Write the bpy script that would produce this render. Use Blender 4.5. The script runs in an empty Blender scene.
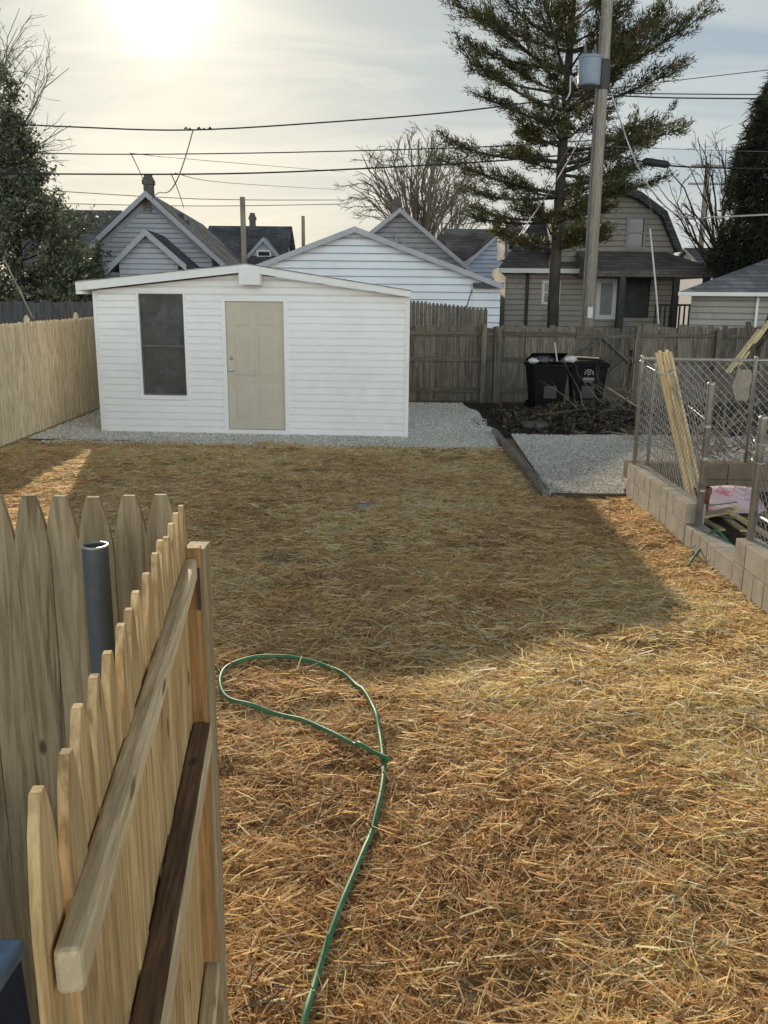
import bpy, bmesh, math, random
import numpy as np
from mathutils import Vector, Matrix, Euler, noise as mnoise
random.seed(7); rng = np.random.default_rng(7)
rad = math.radians
scene = bpy.context.scene
COL = scene.collection
# ------------------------------------------------------------ camera
F, H = 890.0, 2.3
R3 = Euler((rad(90-13.7), 0, 0)).to_matrix() @ Matrix.Rotation(rad(.48), 3, 'Z')
cam = bpy.data.cameras.new('camera'); camo = bpy.data.objects.new('camera', cam); COL.objects.link(camo)
camo.matrix_world = Matrix.Translation((0, 0, H)) @ R3.to_4x4()
cam.sensor_fit = 'VERTICAL'; cam.sensor_height = 36; cam.lens = F/1024*36; cam.clip_end = 2000; cam.clip_start = .05
scene.camera = camo
def ray(x, y): return R3 @ Vector(((x-384)/F, (512-y)/F, -1))
def P(x, y, Y):
    d = ray(x, y); return Vector((0, 0, H)) + d*(Y/d.y)
def G(x, y, z=0):
    d = ray(x, y); return Vector((0, 0, H)) + d*((z-H)/d.z)

# ------------------------------------------------------------ materials
MATS = {}
def newmat(name):
    m = bpy.data.materials.new(name); m.use_nodes = True
    nt = m.node_tree; b = nt.nodes['Principled BSDF']; MATS[name] = m
    return m, nt, b
def node(nt, t, **kw):
    n = nt.nodes.new(t)
    for k, v in kw.items():
        if k in n.inputs: n.inputs[k].default_value = v
        else: setattr(n, k, v)
    return n
def coords(nt, scale=(1, 1, 1), per_object=True):
    tc = node(nt, 'ShaderNodeTexCoord'); mp = node(nt, 'ShaderNodeMapping')
    mp.inputs['Scale'].default_value = scale
    nt.links.new(tc.outputs['Object'], mp.inputs['Vector'])
    if per_object:
        oi = node(nt, 'ShaderNodeObjectInfo'); mu = node(nt, 'ShaderNodeMath', operation='MULTIPLY'); mu.inputs[1].default_value = 57
        nt.links.new(oi.outputs['Random'], mu.inputs[0]); nt.links.new(mu.outputs[0], mp.inputs['Location'])
    return mp.outputs['Vector']
def ramp(nt, fac, stops):
    r = node(nt, 'ShaderNodeValToRGB'); cr = r.color_ramp
    while len(cr.elements) < len(stops): cr.elements.new(.5)
    for e, (p, c) in zip(cr.elements, stops): e.position = p; e.color = (*c, 1)
    nt.links.new(fac, r.inputs[0]); return r.outputs[0]
def mul(c, k): return tuple(min(1, x*k) for x in c)
def noisy(name, col, var=.25, scale=3, rough=.8, bump=.2, bscale=60, bdist=.005, stretch=(1, 1, 1), metal=0, spec=.3, dirt=None, dirtscale=1.2, dirt_at=(.55, .75)):
    m, nt, b = newmat(name); v = coords(nt, stretch)
    n = node(nt, 'ShaderNodeTexNoise', Scale=scale, Detail=6, Roughness=.65); nt.links.new(v, n.inputs['Vector'])
    c = ramp(nt, n.outputs['Fac'], [(.3, mul(col, 1-var)), (.7, mul(col, 1+var))])
    if dirt:
        n3 = node(nt, 'ShaderNodeTexNoise', Scale=dirtscale, Detail=8, Roughness=.7); nt.links.new(v, n3.inputs['Vector'])
        f = ramp(nt, n3.outputs['Fac'], [(dirt_at[0], (0, 0, 0)), (dirt_at[1], (1, 1, 1))])
        mx = node(nt, 'ShaderNodeMix', data_type='RGBA'); nt.links.new(f, mx.inputs[0]); nt.links.new(c, mx.inputs[6]); mx.inputs[7].default_value = (*dirt, 1); c = mx.outputs[2]
    nt.links.new(c, b.inputs['Base Color'])
    b.inputs['Roughness'].default_value = rough; b.inputs['Metallic'].default_value = metal; b.inputs['Specular IOR Level'].default_value = spec
    if bump:
        n2 = node(nt, 'ShaderNodeTexNoise', Scale=bscale, Detail=4); nt.links.new(v, n2.inputs['Vector'])
        bp = node(nt, 'ShaderNodeBump', Strength=bump, Distance=bdist); nt.links.new(n2.outputs['Fac'], bp.inputs['Height']); nt.links.new(bp.outputs[0], b.inputs['Normal'])
    return m
def wood(name, dark, light, axis='Z', g=26, knots=True, rough=.75, stain=None, tone=.25, bump=.35, stain_at=(.5, .62)):
    """grain runs along axis; every object gets its own piece of the grain and its own tone"""
    m, nt, b = newmat(name)
    st = {'X': (.07, 1, 1), 'Y': (1, .07, 1), 'Z': (1, 1, .07)}[axis]
    v = coords(nt, st)
    n1 = node(nt, 'ShaderNodeTexNoise', Scale=g*4.5, Detail=6, Roughness=.7, Distortion=.5); nt.links.new(v, n1.inputs['Vector'])
    n2 = node(nt, 'ShaderNodeTexNoise', Scale=g*.5, Detail=3, Distortion=1.4); nt.links.new(v, n2.inputs['Vector'])
    sn = node(nt, 'ShaderNodeMath', operation='MULTIPLY'); sn.inputs[1].default_value = 34; nt.links.new(n2.outputs['Fac'], sn.inputs[0])
    si = node(nt, 'ShaderNodeMath', operation='SINE'); nt.links.new(sn.outputs[0], si.inputs[0])
    ma = node(nt, 'ShaderNodeMath', operation='MULTIPLY_ADD'); nt.links.new(si.outputs[0], ma.inputs[0]); ma.inputs[1].default_value = .10
    nt.links.new(n1.outputs['Fac'], ma.inputs[2])
    c = ramp(nt, ma.outputs[0], [(.3, dark), (.68, light)])
    if knots:
        kv = coords(nt, tuple(1 if s == 1 else .45 for s in st))
        vo = node(nt, 'ShaderNodeTexVoronoi', Scale=9); nt.links.new(kv, vo.inputs['Vector'])
        f = ramp(nt, vo.outputs['Distance'], [(.07, (1, 1, 1)), (.13, (0, 0, 0))])
        mx = node(nt, 'ShaderNodeMix', data_type='RGBA'); nt.links.new(f, mx.inputs[0]); nt.links.new(c, mx.inputs[6]); mx.inputs[7].default_value = (*mul(dark, .45), 1); c = mx.outputs[2]
    if stain:
        n3 = node(nt, 'ShaderNodeTexNoise', Scale=7, Detail=6, Roughness=.7, Distortion=.8); nt.links.new(v, n3.inputs['Vector'])
        f = ramp(nt, n3.outputs['Fac'], [(stain_at[0], (0, 0, 0)), (stain_at[1], (1, 1, 1))])
        mx = node(nt, 'ShaderNodeMix', data_type='RGBA'); nt.links.new(f, mx.inputs[0]); nt.links.new(c, mx.inputs[6]); mx.inputs[7].default_value = (*stain, 1); c = mx.outputs[2]
    oi = node(nt, 'ShaderNodeObjectInfo'); mr = node(nt, 'ShaderNodeMapRange'); nt.links.new(oi.outputs['Random'], mr.inputs[0]); mr.inputs[3].default_value = 1-tone; mr.inputs[4].default_value = 1+tone*.6
    hs = node(nt, 'ShaderNodeHueSaturation'); nt.links.new(mr.outputs[0], hs.inputs['Value']); nt.links.new(c, hs.inputs['Color'])
    nt.links.new(hs.outputs[0], b.inputs['Base Color'])
    b.inputs['Roughness'].default_value = rough; b.inputs['Specular IOR Level'].default_value = .25
    bp = node(nt, 'ShaderNodeBump', Strength=bump, Distance=.004); nt.links.new(n1.outputs['Fac'], bp.inputs['Height']); nt.links.new(bp.outputs[0], b.inputs['Normal'])
    return m
def tinted(name, base, transl=0, rough=.7, spec=.2):
    """per-strand / per-leaf tint from a colour attribute"""
    m, nt, b = newmat(name)
    at = node(nt, 'ShaderNodeAttribute', attribute_name='tint')
    mx = node(nt, 'ShaderNodeMix', data_type='RGBA', blend_type='MULTIPLY'); mx.inputs[0].default_value = 1
    mx.inputs[6].default_value = (*base, 1); nt.links.new(at.outputs['Color'], mx.inputs[7])
    nt.links.new(mx.outputs[2], b.inputs['Base Color']); b.inputs['Roughness'].default_value = rough; b.inputs['Specular IOR Level'].default_value = spec
    if transl:
        tr = node(nt, 'ShaderNodeBsdfTranslucent'); nt.links.new(mx.outputs[2], tr.inputs['Color'])
        ms = node(nt, 'ShaderNodeMixShader'); ms.inputs[0].default_value = transl
        nt.links.new(b.outputs[0], ms.inputs[1]); nt.links.new(tr.outputs[0], ms.inputs[2]); nt.links.new(ms.outputs[0], nt.nodes['Material Output'].inputs[0])
    return m
def speckle(name, cols, scale=60, rough=.9, bump=1, bdist=.02, big=.6):
    """stones / shingle granules: voronoi cells with their own colours"""
    m, nt, b = newmat(name); v = coords(nt, (1, 1, 1), False)
    vo = node(nt, 'ShaderNodeTexVoronoi', Scale=scale); nt.links.new(v, vo.inputs['Vector'])
    bw = node(nt, 'ShaderNodeSeparateColor'); nt.links.new(vo.outputs['Color'], bw.inputs[0])
    c = ramp(nt, bw.outputs[0], [(i/(len(cols)-1), k) for i, k in enumerate(cols)])
    n = node(nt, 'ShaderNodeTexNoise', Scale=big, Detail=5); nt.links.new(v, n.inputs['Vector'])
    f = ramp(nt, n.outputs['Fac'], [(.35, (.72, .7, .68)), (.65, (1.1, 1.1, 1.1))])
    mx = node(nt, 'ShaderNodeMix', data_type='RGBA', blend_type='MULTIPLY'); mx.inputs[0].default_value = 1; nt.links.new(c, mx.inputs[6]); nt.links.new(f, mx.inputs[7])
    nt.links.new(mx.outputs[2], b.inputs['Base Color']); b.inputs['Roughness'].default_value = rough; b.inputs['Specular IOR Level'].default_value = .2
    bp = node(nt, 'ShaderNodeBump', Strength=bump, Distance=bdist); bp.invert = True
    nt.links.new(vo.outputs['Distance'], bp.inputs['Height']); nt.links.new(bp.outputs[0], b.inputs['Normal'])
    return m
def shingle(name, col, sx=1.0, spec=.3, rough=.85):
    m, nt, b = newmat(name); v = coords(nt, (1, 1, 1), False)
    br = node(nt, 'ShaderNodeTexBrick', Scale=1.0); br.inputs['Brick Width'].default_value = .3; br.inputs['Row Height'].default_value = .14; br.inputs['Mortar Size'].default_value = .012
    br.inputs['Color1'].default_value = (*mul(col, .75), 1); br.inputs['Color2'].default_value = (*mul(col, 1.3), 1); br.inputs['Mortar'].default_value = (*mul(col, .45), 1)
    br.inputs['Bias'].default_value = 0
    uv = node(nt, 'ShaderNodeSeparateXYZ'); nt.links.new(v, uv.inputs[0]); cb = node(nt, 'ShaderNodeCombineXYZ')
    sm = node(nt, 'ShaderNodeMath', operation='ADD'); nt.links.new(uv.outputs[0], sm.inputs[0]); nt.links.new(uv.outputs[1], sm.inputs[1])
    nt.links.new(sm.outputs[0], cb.inputs[0]); z2 = node(nt, 'ShaderNodeMath', operation='MULTIPLY'); z2.inputs[1].default_value = 1.5
    nt.links.new(uv.outputs[2], z2.inputs[0]); nt.links.new(z2.outputs[0], cb.inputs[1]); nt.links.new(cb.outputs[0], br.inputs['Vector'])
    n = node(nt, 'ShaderNodeTexNoise', Scale=.9, Detail=6); nt.links.new(v, n.inputs['Vector'])
    f = ramp(nt, n.outputs['Fac'], [(.3, (.6, .6, .6)), (.7, (1.2, 1.2, 1.2))])
    mx = node(nt, 'ShaderNodeMix', data_type='RGBA', blend_type='MULTIPLY'); mx.inputs[0].default_value = 1; nt.links.new(br.outputs['Color'], mx.inputs[6]); nt.links.new(f, mx.inputs[7])
    nt.links.new(mx.outputs[2], b.inputs['Base Color']); b.inputs['Roughness'].default_value = rough; b.inputs['Specular IOR Level'].default_value = spec
    return m

M_white = noisy('white_vinyl', (.90, .885, .86), .03, 1.5, .45, .08, 40, .002, spec=.4, dirt=(.74, .71, .66), dirtscale=1.1, dirt_at=(.52, .95))
M_trim = noisy('white_trim', (.87, .855, .825), .04, 2, .5, .05, 30, dirt=(.6, .57, .52), dirt_at=(.55, .9))
M_garage = noisy('garage_vinyl', (.80, .83, .86), .05, .8, .5, .05, 30, dirt=(.66, .68, .7), dirtscale=.6)
M_door = noisy('door_paint', (.56, .50, .395), .05, 2.5, .5, .08, 40, .002, dirt=(.30, .26, .2), dirtscale=2.3, dirt_at=(.62, .85))
M_screen = noisy('window_screen', (.075, .068, .062), .35, 2.2, .5, .3, 300, .001, dirt=(.16, .15, .15), dirtscale=3, dirt_at=(.52, .8))
M_black = noisy('black_frame', (.06, .056, .055), .3, 5, .5, .1)
M_chrome = noisy('satin_metal', (.6, .6, .6), .1, 5, .3, 0, metal=1)
M_grayhouse = noisy('grey_siding', (.50, .51, .55), .08, .7, .7, .1, 20)
M_graytrim = noisy('grey_trim', (.42, .43, .46), .08, 2, .7, .1)
M_beige = noisy('beige_siding', (.42, .38, .32), .1, .7, .75, .1, 20, dirt=(.13, .12, .1), dirtscale=.8, dirt_at=(.5, .85))
M_backhouse = noisy('pale_siding', (.34, .34, .35), .12, .8, .7, .1, dirt=(.22, .22, .22), dirtscale=1)
M_bluehouse = noisy('blue_white_siding', (.42, .48, .58), .08, .8, .7, .1)
M_garR = noisy('cream_siding', (.42, .40, .34), .1, .7, .7, .1, dirt=(.25, .24, .2), dirtscale=.8)
M_shdark = shingle('dark_shingle', (.12, .12, .125))
M_shgrey = shingle('grey_shingle', (.30, .295, .29), spec=0, rough=1)
M_shbrown = shingle('brown_shingle', (.19, .17, .15))
M_glass = noisy('dark_window_glass', (.03, .035, .04), .3, 1, .08, 0, spec=.6)
M_curtain = noisy('curtained_glass', (.30, .30, .30), .15, 2, .35, 0, spec=.5)
M_brick = noisy('chimney_brick', (.13, .115, .105), .4, 9, .9, .6, 30)
M_fresh = wood('stockade_wood', (.50, .37, .21), (.95, .82, .58), 'Z', 14, False, tone=.10)
M_picket = wood('picket_wood', (.25, .185, .105), (.45, .35, .215), 'Z', 17, True, tone=.14, bump=.5)
M_picket_st = wood('stained_picket_wood', (.245, .18, .10), (.43, .335, .205), 'Z', 15, True, tone=.05, stain=(.045, .028, .017), stain_at=(.46, .56))
M_gate = wood('gate_picket_wood', (.42, .255, .105), (.80, .57, .29), 'Z', 17, True, tone=.22, bump=.5)
M_rail = wood('gate_rail_wood', (.50, .37, .20), (.88, .72, .47), 'X', 20, True, tone=.02, stain=(.58, .46, .29), bump=.5)
M_raildark = wood('dark_rail_wood', (.10, .06, .035), (.23, .145, .085), 'X', 20, True, tone=.02, stain=(.30, .2, .1), stain_at=(.6, .72))
M_stile = wood('stile_wood', (.27, .14, .05), (.52, .31, .13), 'Z', 13, True, tone=.02)
M_old = wood('weathered_wood', (.085, .07, .055), (.22, .185, .145), 'Z', 14, False, tone=.3, stain=(.06, .048, .038), stain_at=(.5, .7))
M_oldX = wood('weathered_rail_wood', (.08, .068, .054), (.19, .16, .13), 'X', 14, False, tone=.25)
M_greyfence = wood('grey_fence_wood', (.05, .05, .052), (.12, .12, .125), 'Z', 10, False, tone=.15)
M_lath = wood('pale_lumber', (.50, .36, .18), (.88, .70, .42), 'Z', 18, True, tone=.25)
M_plank = wood('plank_wood', (.30, .22, .12), (.55, .43, .26), 'X', 18, True, tone=.25)
M_scrap = wood('scrap_wood', (.05, .04, .03), (.17, .135, .10), 'X', 18, False, tone=.4)
M_timber = wood('edging_timber', (.18, .155, .12), (.38, .33, .27), 'Y', 14, False, tone=.25)
M_pole = wood('pole_wood', (.20, .175, .14), (.38, .34, .28), 'Z', 14, False, tone=.1)
M_galv = noisy('galvanized_steel', (.46, .44, .41), .25, 8, .48, .1, 60, metal=.75, spec=.5)
M_wire = noisy('fence_wire', (.42, .41, .39), .3, 10, .5, 0, metal=.5)
M_pipe = noisy('painted_steel_pipe', (.12, .135, .152), .25, 9, .38, .1, 80, .001, metal=.3, spec=.5, dirt=(.12, .12, .12), dirtscale=6, dirt_at=(.6, .8))
M_rim = noisy('cut_steel_rim', (.55, .55, .54), .2, 20, .35, 0, metal=.6)
M_block = noisy('concrete_block', (.44, .395, .33), .2, 6, .95, .8, 90, .006, dirt=(.28, .24, .19), dirtscale=3.2, dirt_at=(.5, .8), spec=.1)
M_bin = noisy('bin_plastic', (.007, .007, .0075), .3, 3, .65, .1, 60, spec=.15, dirt=(.022, .02, .018), dirtscale=4)
M_emb = noisy('emblem_white', (.30, .30, .30), .1, 5, .6, 0)
M_bag = noisy('trash_bag', (.02, .02, .024), .3, 6, .25, .8, 12, .03, spec=.6)
M_paper = noisy('pale_litter', (.62, .62, .62), .15, 6, .6, .3, 20)
M_cable = noisy('cable_rubber', (.03, .03, .032), .2, 5, .6, 0)
M_cablegrey = noisy('grey_cable', (.16, .16, .165), .2, 5, .6, 0)
M_cablewhite = noisy('white_cable', (.62, .62, .62), .1, 5, .5, 0)
M_xfmr = noisy('transformer_paint', (.27, .33, .40), .08, 2, .45, 0, dirt=(.17, .2, .24), dirtscale=1.5)
M_hose = noisy('hose_rubber', (.06, .20, .095), .25, 12, .5, .2, 120, .001, spec=.35, dirt=(.20, .33, .20), dirtscale=5)
M_blue = noisy('blue_plastic', (.03, .06, .14), .15, 9, .4, .25, 60, .003, spec=.5)
M_bluetop = noisy('worn_blue_plastic', (.20, .32, .50), .35, 40, .5, .4, 70, .003, stretch=(1, .25, 1), spec=.5)
M_pink = noisy('pink_white_board', (.62, .50, .58), .05, 1, .5, .05, 20, dirt=(.62, .20, .28), dirtscale=2.1, dirt_at=(.52, .56))
M_rust = noisy('rusty_pot', (.18, .07, .04), .3, 6, .8, .3)
M_bark = noisy('bark', (.075, .062, .05), .35, 6, .95, .9, 14, .03, stretch=(1, 1, .25))
M_barkpale = noisy('pale_bark', (.15, .125, .10), .3, 4, .95, .5, 14, .03)
M_twig = noisy('twig_bark', (.20, .17, .135), .25, 4, .95, 0)
M_straw = tinted('straw', (1.0, .965, .92), .5, .6, .22)
M_leaf = tinted('evergreen_leaf', (1, 1, 1), .3, .5, .35)
M_needle = tinted('pine_needle', (1, 1, 1), .25, .55, .3)
M_litter = tinted('dead_leaf', (1, 1, 1), .1, .8, .2)
M_stone = tinted('gravel_stone', (1, 1, 1), 0, .9, .2)
M_gravel = speckle('gravel_bed', [(.66, .63, .58), (.86, .83, .77), (.76, .73, .67), (.92, .90, .85)], 48, bump=.5)
M_rock = noisy('pale_rock', (.34, .31, .27), .2, 6, 1, .5, 20, .02, spec=0)

def ground_mat():
    m, nt, b = newmat('yard_soil'); v = coords(nt, (1, 1, 1), False)
    n = node(nt, 'ShaderNodeTexNoise', Scale=1.1, Detail=8, Roughness=.7); nt.links.new(v, n.inputs['Vector'])
    n2 = node(nt, 'ShaderNodeTexNoise', Scale=45, Detail=6, Roughness=.8); nt.links.new(v, n2.inputs['Vector'])
    ad = node(nt, 'ShaderNodeMath', operation='MULTIPLY_ADD'); nt.links.new(n.outputs['Fac'], ad.inputs[0]); ad.inputs[1].default_value = .5
    m2 = node(nt, 'ShaderNodeMath', operation='MULTIPLY'); m2.inputs[1].default_value = .5; nt.links.new(n2.outputs['Fac'], m2.inputs[0]); nt.links.new(m2.outputs[0], ad.inputs[2])
    c = ramp(nt, ad.outputs[0], [(.3, (.16, .115, .06)), (.5, (.36, .27, .15)), (.7, (.52, .40, .23))])
    nt.links.new(c, b.inputs['Base Color']); b.inputs['Roughness'].default_value = 1; b.inputs['Specular IOR Level'].default_value = .1
    bp = node(nt, 'ShaderNodeBump', Strength=.8, Distance=.02); nt.links.new(n2.outputs['Fac'], bp.inputs['Height']); nt.links.new(bp.outputs[0], b.inputs['Normal'])
    return m
M_ground = ground_mat()

# ------------------------------------------------------------ mesh building
class MB:
    def __init__(s): s.v = []; s.f = []
    def add(s, vs, fs):
        o = len(s.v); s.v += [tuple(v) for v in vs]; s.f += [tuple(i+o for i in f) for f in fs]; return s
    def box(s, x0, x1, y0, y1, z0, z1, M=None):
        vs = [Vector((x, y, z)) for x in (x0, x1) for y in (y0, y1) for z in (z0, z1)]
        if M: vs = [M @ v for v in vs]
        return s.add(vs, [(0, 1, 3, 2), (4, 6, 7, 5), (0, 4, 5, 1), (2, 3, 7, 6), (0, 2, 6, 4), (1, 5, 7, 3)])
    def beam(s, a, b, w, h, up=(0, 0, 1)):
        a = Vector(a); b = Vector(b); d = (b-a).normalized(); u = Vector(up); sd = d.cross(u)
        if sd.length < 1e-4: sd = d.cross(Vector((1, 0, 0)))
        sd.normalize(); u = sd.cross(d)
        vs = [p + sd*(i*w/2) + u*(j*h/2) for p in (a, b) for i, j in ((-1, -1), (1, -1), (1, 1), (-1, 1))]
        return s.add(vs, [(0, 1, 2, 3), (7, 6, 5, 4), (0, 4, 5, 1), (1, 5, 6, 2), (2, 6, 7, 3), (3, 7, 4, 0)])
    def tube(s, pts, rads, n=8, cap=True):
        pts = [Vector(p) for p in pts]; k = len(pts)
        if not hasattr(rads, '__len__'): rads = [rads]*k
        t0 = (pts[1]-pts[0]).normalized(); a = t0.orthogonal().normalized(); vs = []
        for i, p in enumerate(pts):
            t = (pts[min(i+1, k-1)]-pts[max(i-1, 0)]).normalized()
            a = (a - t*a.dot(t))
            a = a.normalized() if a.length > 1e-5 else t.orthogonal().normalized()
            b = t.cross(a)
            vs += [p + (a*math.cos(2*math.pi*j/n)+b*math.sin(2*math.pi*j/n))*rads[i] for j in range(n)]
        fs = [(i*n+j, i*n+(j+1) % n, (i+1)*n+(j+1) % n, (i+1)*n+j) for i in range(k-1) for j in range(n)]
        if cap: fs += [tuple(range(n-1, -1, -1)), tuple((k-1)*n+j for j in range(n))]
        return s.add(vs, fs)
    def prism(s, poly, y0, y1):
        """polygon in (x,z), extruded along y"""
        n = len(poly); vs = [(x, y0, z) for x, z in poly]+[(x, y1, z) for x, z in poly]
        return s.add(vs, [tuple(range(n)), tuple(range(2*n-1, n-1, -1))]+[(i, i+n, (i+1) % n+n, (i+1) % n) for i in range(n)])
    def lathe(s, c, prof, n=20):
        c = Vector(c); vs = [c+Vector((r*math.cos(2*math.pi*j/n), r*math.sin(2*math.pi*j/n), z)) for r, z in prof for j in range(n)]
        k = len(prof)
        return s.add(vs, [(i*n+j, i*n+(j+1) % n, (i+1)*n+(j+1) % n, (i+1)*n+j) for i in range(k-1) for j in range(n)]+[tuple(range(n-1, -1, -1)), tuple((k-1)*n+j for j in range(n))])
    def build(s, name, mat, parent=None, origin=None, bevel=0, smooth=False):
        me = bpy.data.meshes.new(name)
        vs = s.v
        if origin is not None: o0 = Vector(origin); vs = [tuple(Vector(v)-o0) for v in vs]
        me.from_pydata(vs, [], s.f); me.update()
        bm = bmesh.new(); bm.from_mesh(me); bmesh.ops.recalc_face_normals(bm, faces=bm.faces); bm.to_mesh(me); bm.free()
        me.materials.append(mat)
        if smooth: me.polygons.foreach_set('use_smooth', [True]*len(me.polygons))
        o = bpy.data.objects.new(name, me); COL.objects.link(o)
        if parent: o.parent = parent
        if origin is not None: o.location = o0
        if bevel:
            md = o.modifiers.new('bevel', 'BEVEL'); md.width = bevel; md.segments = 2; md.limit_method = 'ANGLE'
        return o
def tag(o, label=None, cat=None, group=None, kind=None):
    if label: o['label'] = label
    if cat: o['category'] = cat
    if group: o['group'] = group
    if kind: o['kind'] = kind
    return o
def empty(name, loc, label, cat, rz=0, group=None):
    o = bpy.data.objects.new(name, None); COL.objects.link(o); o.location = loc; o.rotation_euler = (0, 0, rz); o.empty_display_size = .1
    return tag(o, label, cat, group)
def copy_tree(o, parent=None):
    c = o.copy(); COL.objects.link(c)
    if parent: c.parent = parent
    for ch in list(o.children): copy_tree(ch, c)
    return c
def np_mesh(name, V, Fc, mat, tint=None, parent=None, origin=None, smooth=False):
    """big meshes from numpy: V (n,3), Fc (m,k)"""
    V = np.asarray(V, dtype=np.float32)
    if origin is not None: V = V-np.asarray(origin, dtype=np.float32)
    me = bpy.data.meshes.new(name); m, k = Fc.shape
    me.vertices.add(len(V)); me.vertices.foreach_set('co', V.ravel())
    me.loops.add(m*k); me.loops.foreach_set('vertex_index', Fc.astype(np.int32).ravel())
    me.polygons.add(m); me.polygons.foreach_set('loop_start', np.arange(0, m*k, k, dtype=np.int32))
    try: me.polygons.foreach_set('loop_total', np.full(m, k, dtype=np.int32))
    except Exception: pass
    me.update(calc_edges=True)
    if tint is not None:
        a = me.color_attributes.new('tint', 'FLOAT_COLOR', 'POINT')
        c = np.ones((len(V), 4), dtype=np.float32); c[:, :3] = tint; a.data.foreach_set('color', c.ravel())
    me.materials.append(mat)
    if smooth: me.polygons.foreach_set('use_smooth', np.ones(m, dtype=bool))
    o = bpy.data.objects.new(name, me); COL.objects.link(o)
    if parent: o.parent = parent
    if origin is not None: o.location = origin
    return o

# value noise for numpy
_tab = np.random.default_rng(3).random((256, 256))
def vnoise(x, y, s, off=0):
    x = np.asarray(x)*s+off*17.3+500; y = np.asarray(y)*s+off*9.1+500
    xi = np.floor(x).astype(int); yi = np.floor(y).astype(int); fx = x-xi; fy = y-yi
    fx = fx*fx*(3-2*fx); fy = fy*fy*(3-2*fy)
    t = lambda a, b: _tab[a % 256, b % 256]
    return (t(xi, yi)*(1-fx)+t(xi+1, yi)*fx)*(1-fy)+(t(xi, yi+1)*(1-fx)+t(xi+1, yi+1)*fx)*fy
def hgt(x, y):
    return (vnoise(x, y, .7)-.5)*.05+(vnoise(x, y, 2.3, 1)-.5)*.04+(vnoise(x, y, 6, 2)-.5)*.03

# ------------------------------------------------------------ ground
def axis(lo, hi, step, far, sgn_lo=True):
    mid = list(np.arange(lo, hi+1e-6, step)); out = [hi+d for d in (1, 3, 8, 20, 60, 160, 400)]; inn = [lo-d for d in (400, 160, 60, 20, 8, 3, 1)]
    return np.array(inn+mid+out)
gx = axis(-6, 4, .08, 400); gy = axis(1.5, 16, .08, 400)
X, Y = np.meshgrid(gx, gy, indexing='ij')
fade = np.clip((np.minimum.reduce([X+6, 4-X, 16-Y, Y-1.5])+.01)/.5, 0, 1)
dry = np.where((Y > 13.2) | ((X > 1.7) & (Y > 10)) | (X > 2.7), 0.0, 1.0)
Z = (hgt(X, Y)*fade*dry)-.012
V = np.stack([X, Y, Z], -1).reshape(-1, 3); nx, ny = len(gx), len(gy)
I = np.arange(nx*ny).reshape(nx, ny)
Fq = np.stack([I[:-1, :-1], I[1:, :-1], I[1:, 1:], I[:-1, 1:]], -1).reshape(-1, 4)
tag(np_mesh('ground', V, Fq, M_ground, smooth=True), kind='structure')

# gravel beds
def sheet(name, pts, z, mat, kind='structure'):
    mb = MB(); n = len(pts); mb.add([(x, y, z) for x, y in pts], [tuple(range(n))]); o = mb.build(name, mat); return tag(o, kind=kind)
def jag(a, b, amp, n):
    return [(a[0]+(b[0]-a[0])*t+random.uniform(-amp, amp), a[1]+(b[1]-a[1])*t+random.uniform(-amp, amp)) for t in np.linspace(0, 1, n)]
front_edge = jag((-5.72, 14.2), (-3.6, 13.95), .05, 12)+jag((-3.5, 13.9), (1.80, 13.60), .05, 40)
gravel_a = front_edge+[(1.87, 15.2), (1.95, 15.4)]+jag((1.93, 15.6), (1.75, 19.5), .08, 12)+[(-5.72, 19.5)]
sheet('gravel_path', gravel_a, .012, M_gravel)
gravel_b = [(1.98, 10.30)]+[(2.85, 10.35), (2.95, 10.7), (9, 10.7)]+jag((9, 14.9), (2.1, 15.0), .06, 30)
sheet('gravel_pad', gravel_b, .012, M_gravel)
def inpoly(x, y, poly):
    c = np.zeros(len(x), bool); n = len(poly); j = n-1
    for i in range(n):
        xi, yi = poly[i]; xj, yj = poly[j]
        c ^= ((yi > y) != (yj > y)) & (x < (xj-xi)*(y-yi)/(yj-yi+1e-12)+xi); j = i
    return c
def stones(name, pts, zs, size, cols, shade=None):
    n = len(pts)
    base = np.array([(1, 0, 0), (0, 1, 0), (-1, 0, 0), (0, -1, 0), (0, 0, .7), (0, 0, -.5)])
    V = base[None]*rng.uniform(.6, 1.3, (n, 6, 1))
    a = rng.uniform(0, 2*np.pi, n); ca, sa = np.cos(a), np.sin(a)
    tl = rng.uniform(-.5, .5, n)
    V = V*(rng.uniform(size[0], size[1], (n, 1, 1)))
    x, y, z = V[..., 0], V[..., 1], V[..., 2]; z = z+x*tl[:, None]
    V = np.stack([x*ca[:, None]-y*sa[:, None], x*sa[:, None]+y*ca[:, None], z], -1)
    V += np.stack([pts[:, 0], pts[:, 1], zs], -1)[:, None]
    f = np.array([(0, 1, 4), (1, 2, 4), (2, 3, 4), (3, 0, 4), (1, 0, 5), (2, 1, 5), (3, 2, 5), (0, 3, 5)])
    Fa = (f[None]+(np.arange(n)*6)[:, None, None]).reshape(-1, 3)
    cols = np.array(cols); t = cols[rng.integers(0, len(cols), n)]*rng.uniform(.75, 1.2, (n, 1))
    return np_mesh(name, V.reshape(-1, 3), Fa, M_stone, np.repeat(t, 6, 0))
def scatter(poly, x0, x1, y0, y1, n):
    x = rng.uniform(x0, x1, n); y = rng.uniform(y0, y1, n); k = inpoly(x, y, poly); return np.stack([x[k], y[k]], -1)
GREYS = [(.80, .76, .68), (.87, .83, .74), (.66, .62, .55), (.92, .88, .79), (.52, .49, .44), (.74, .68, .58)]
pa = scatter(gravel_a, -5.8, 2, 13.5, 19.5, 52000)
pa = pa[~((pa[:, 0] > -4.75) & (pa[:, 0] < .35) & (pa[:, 1] > 15.1))]
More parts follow.
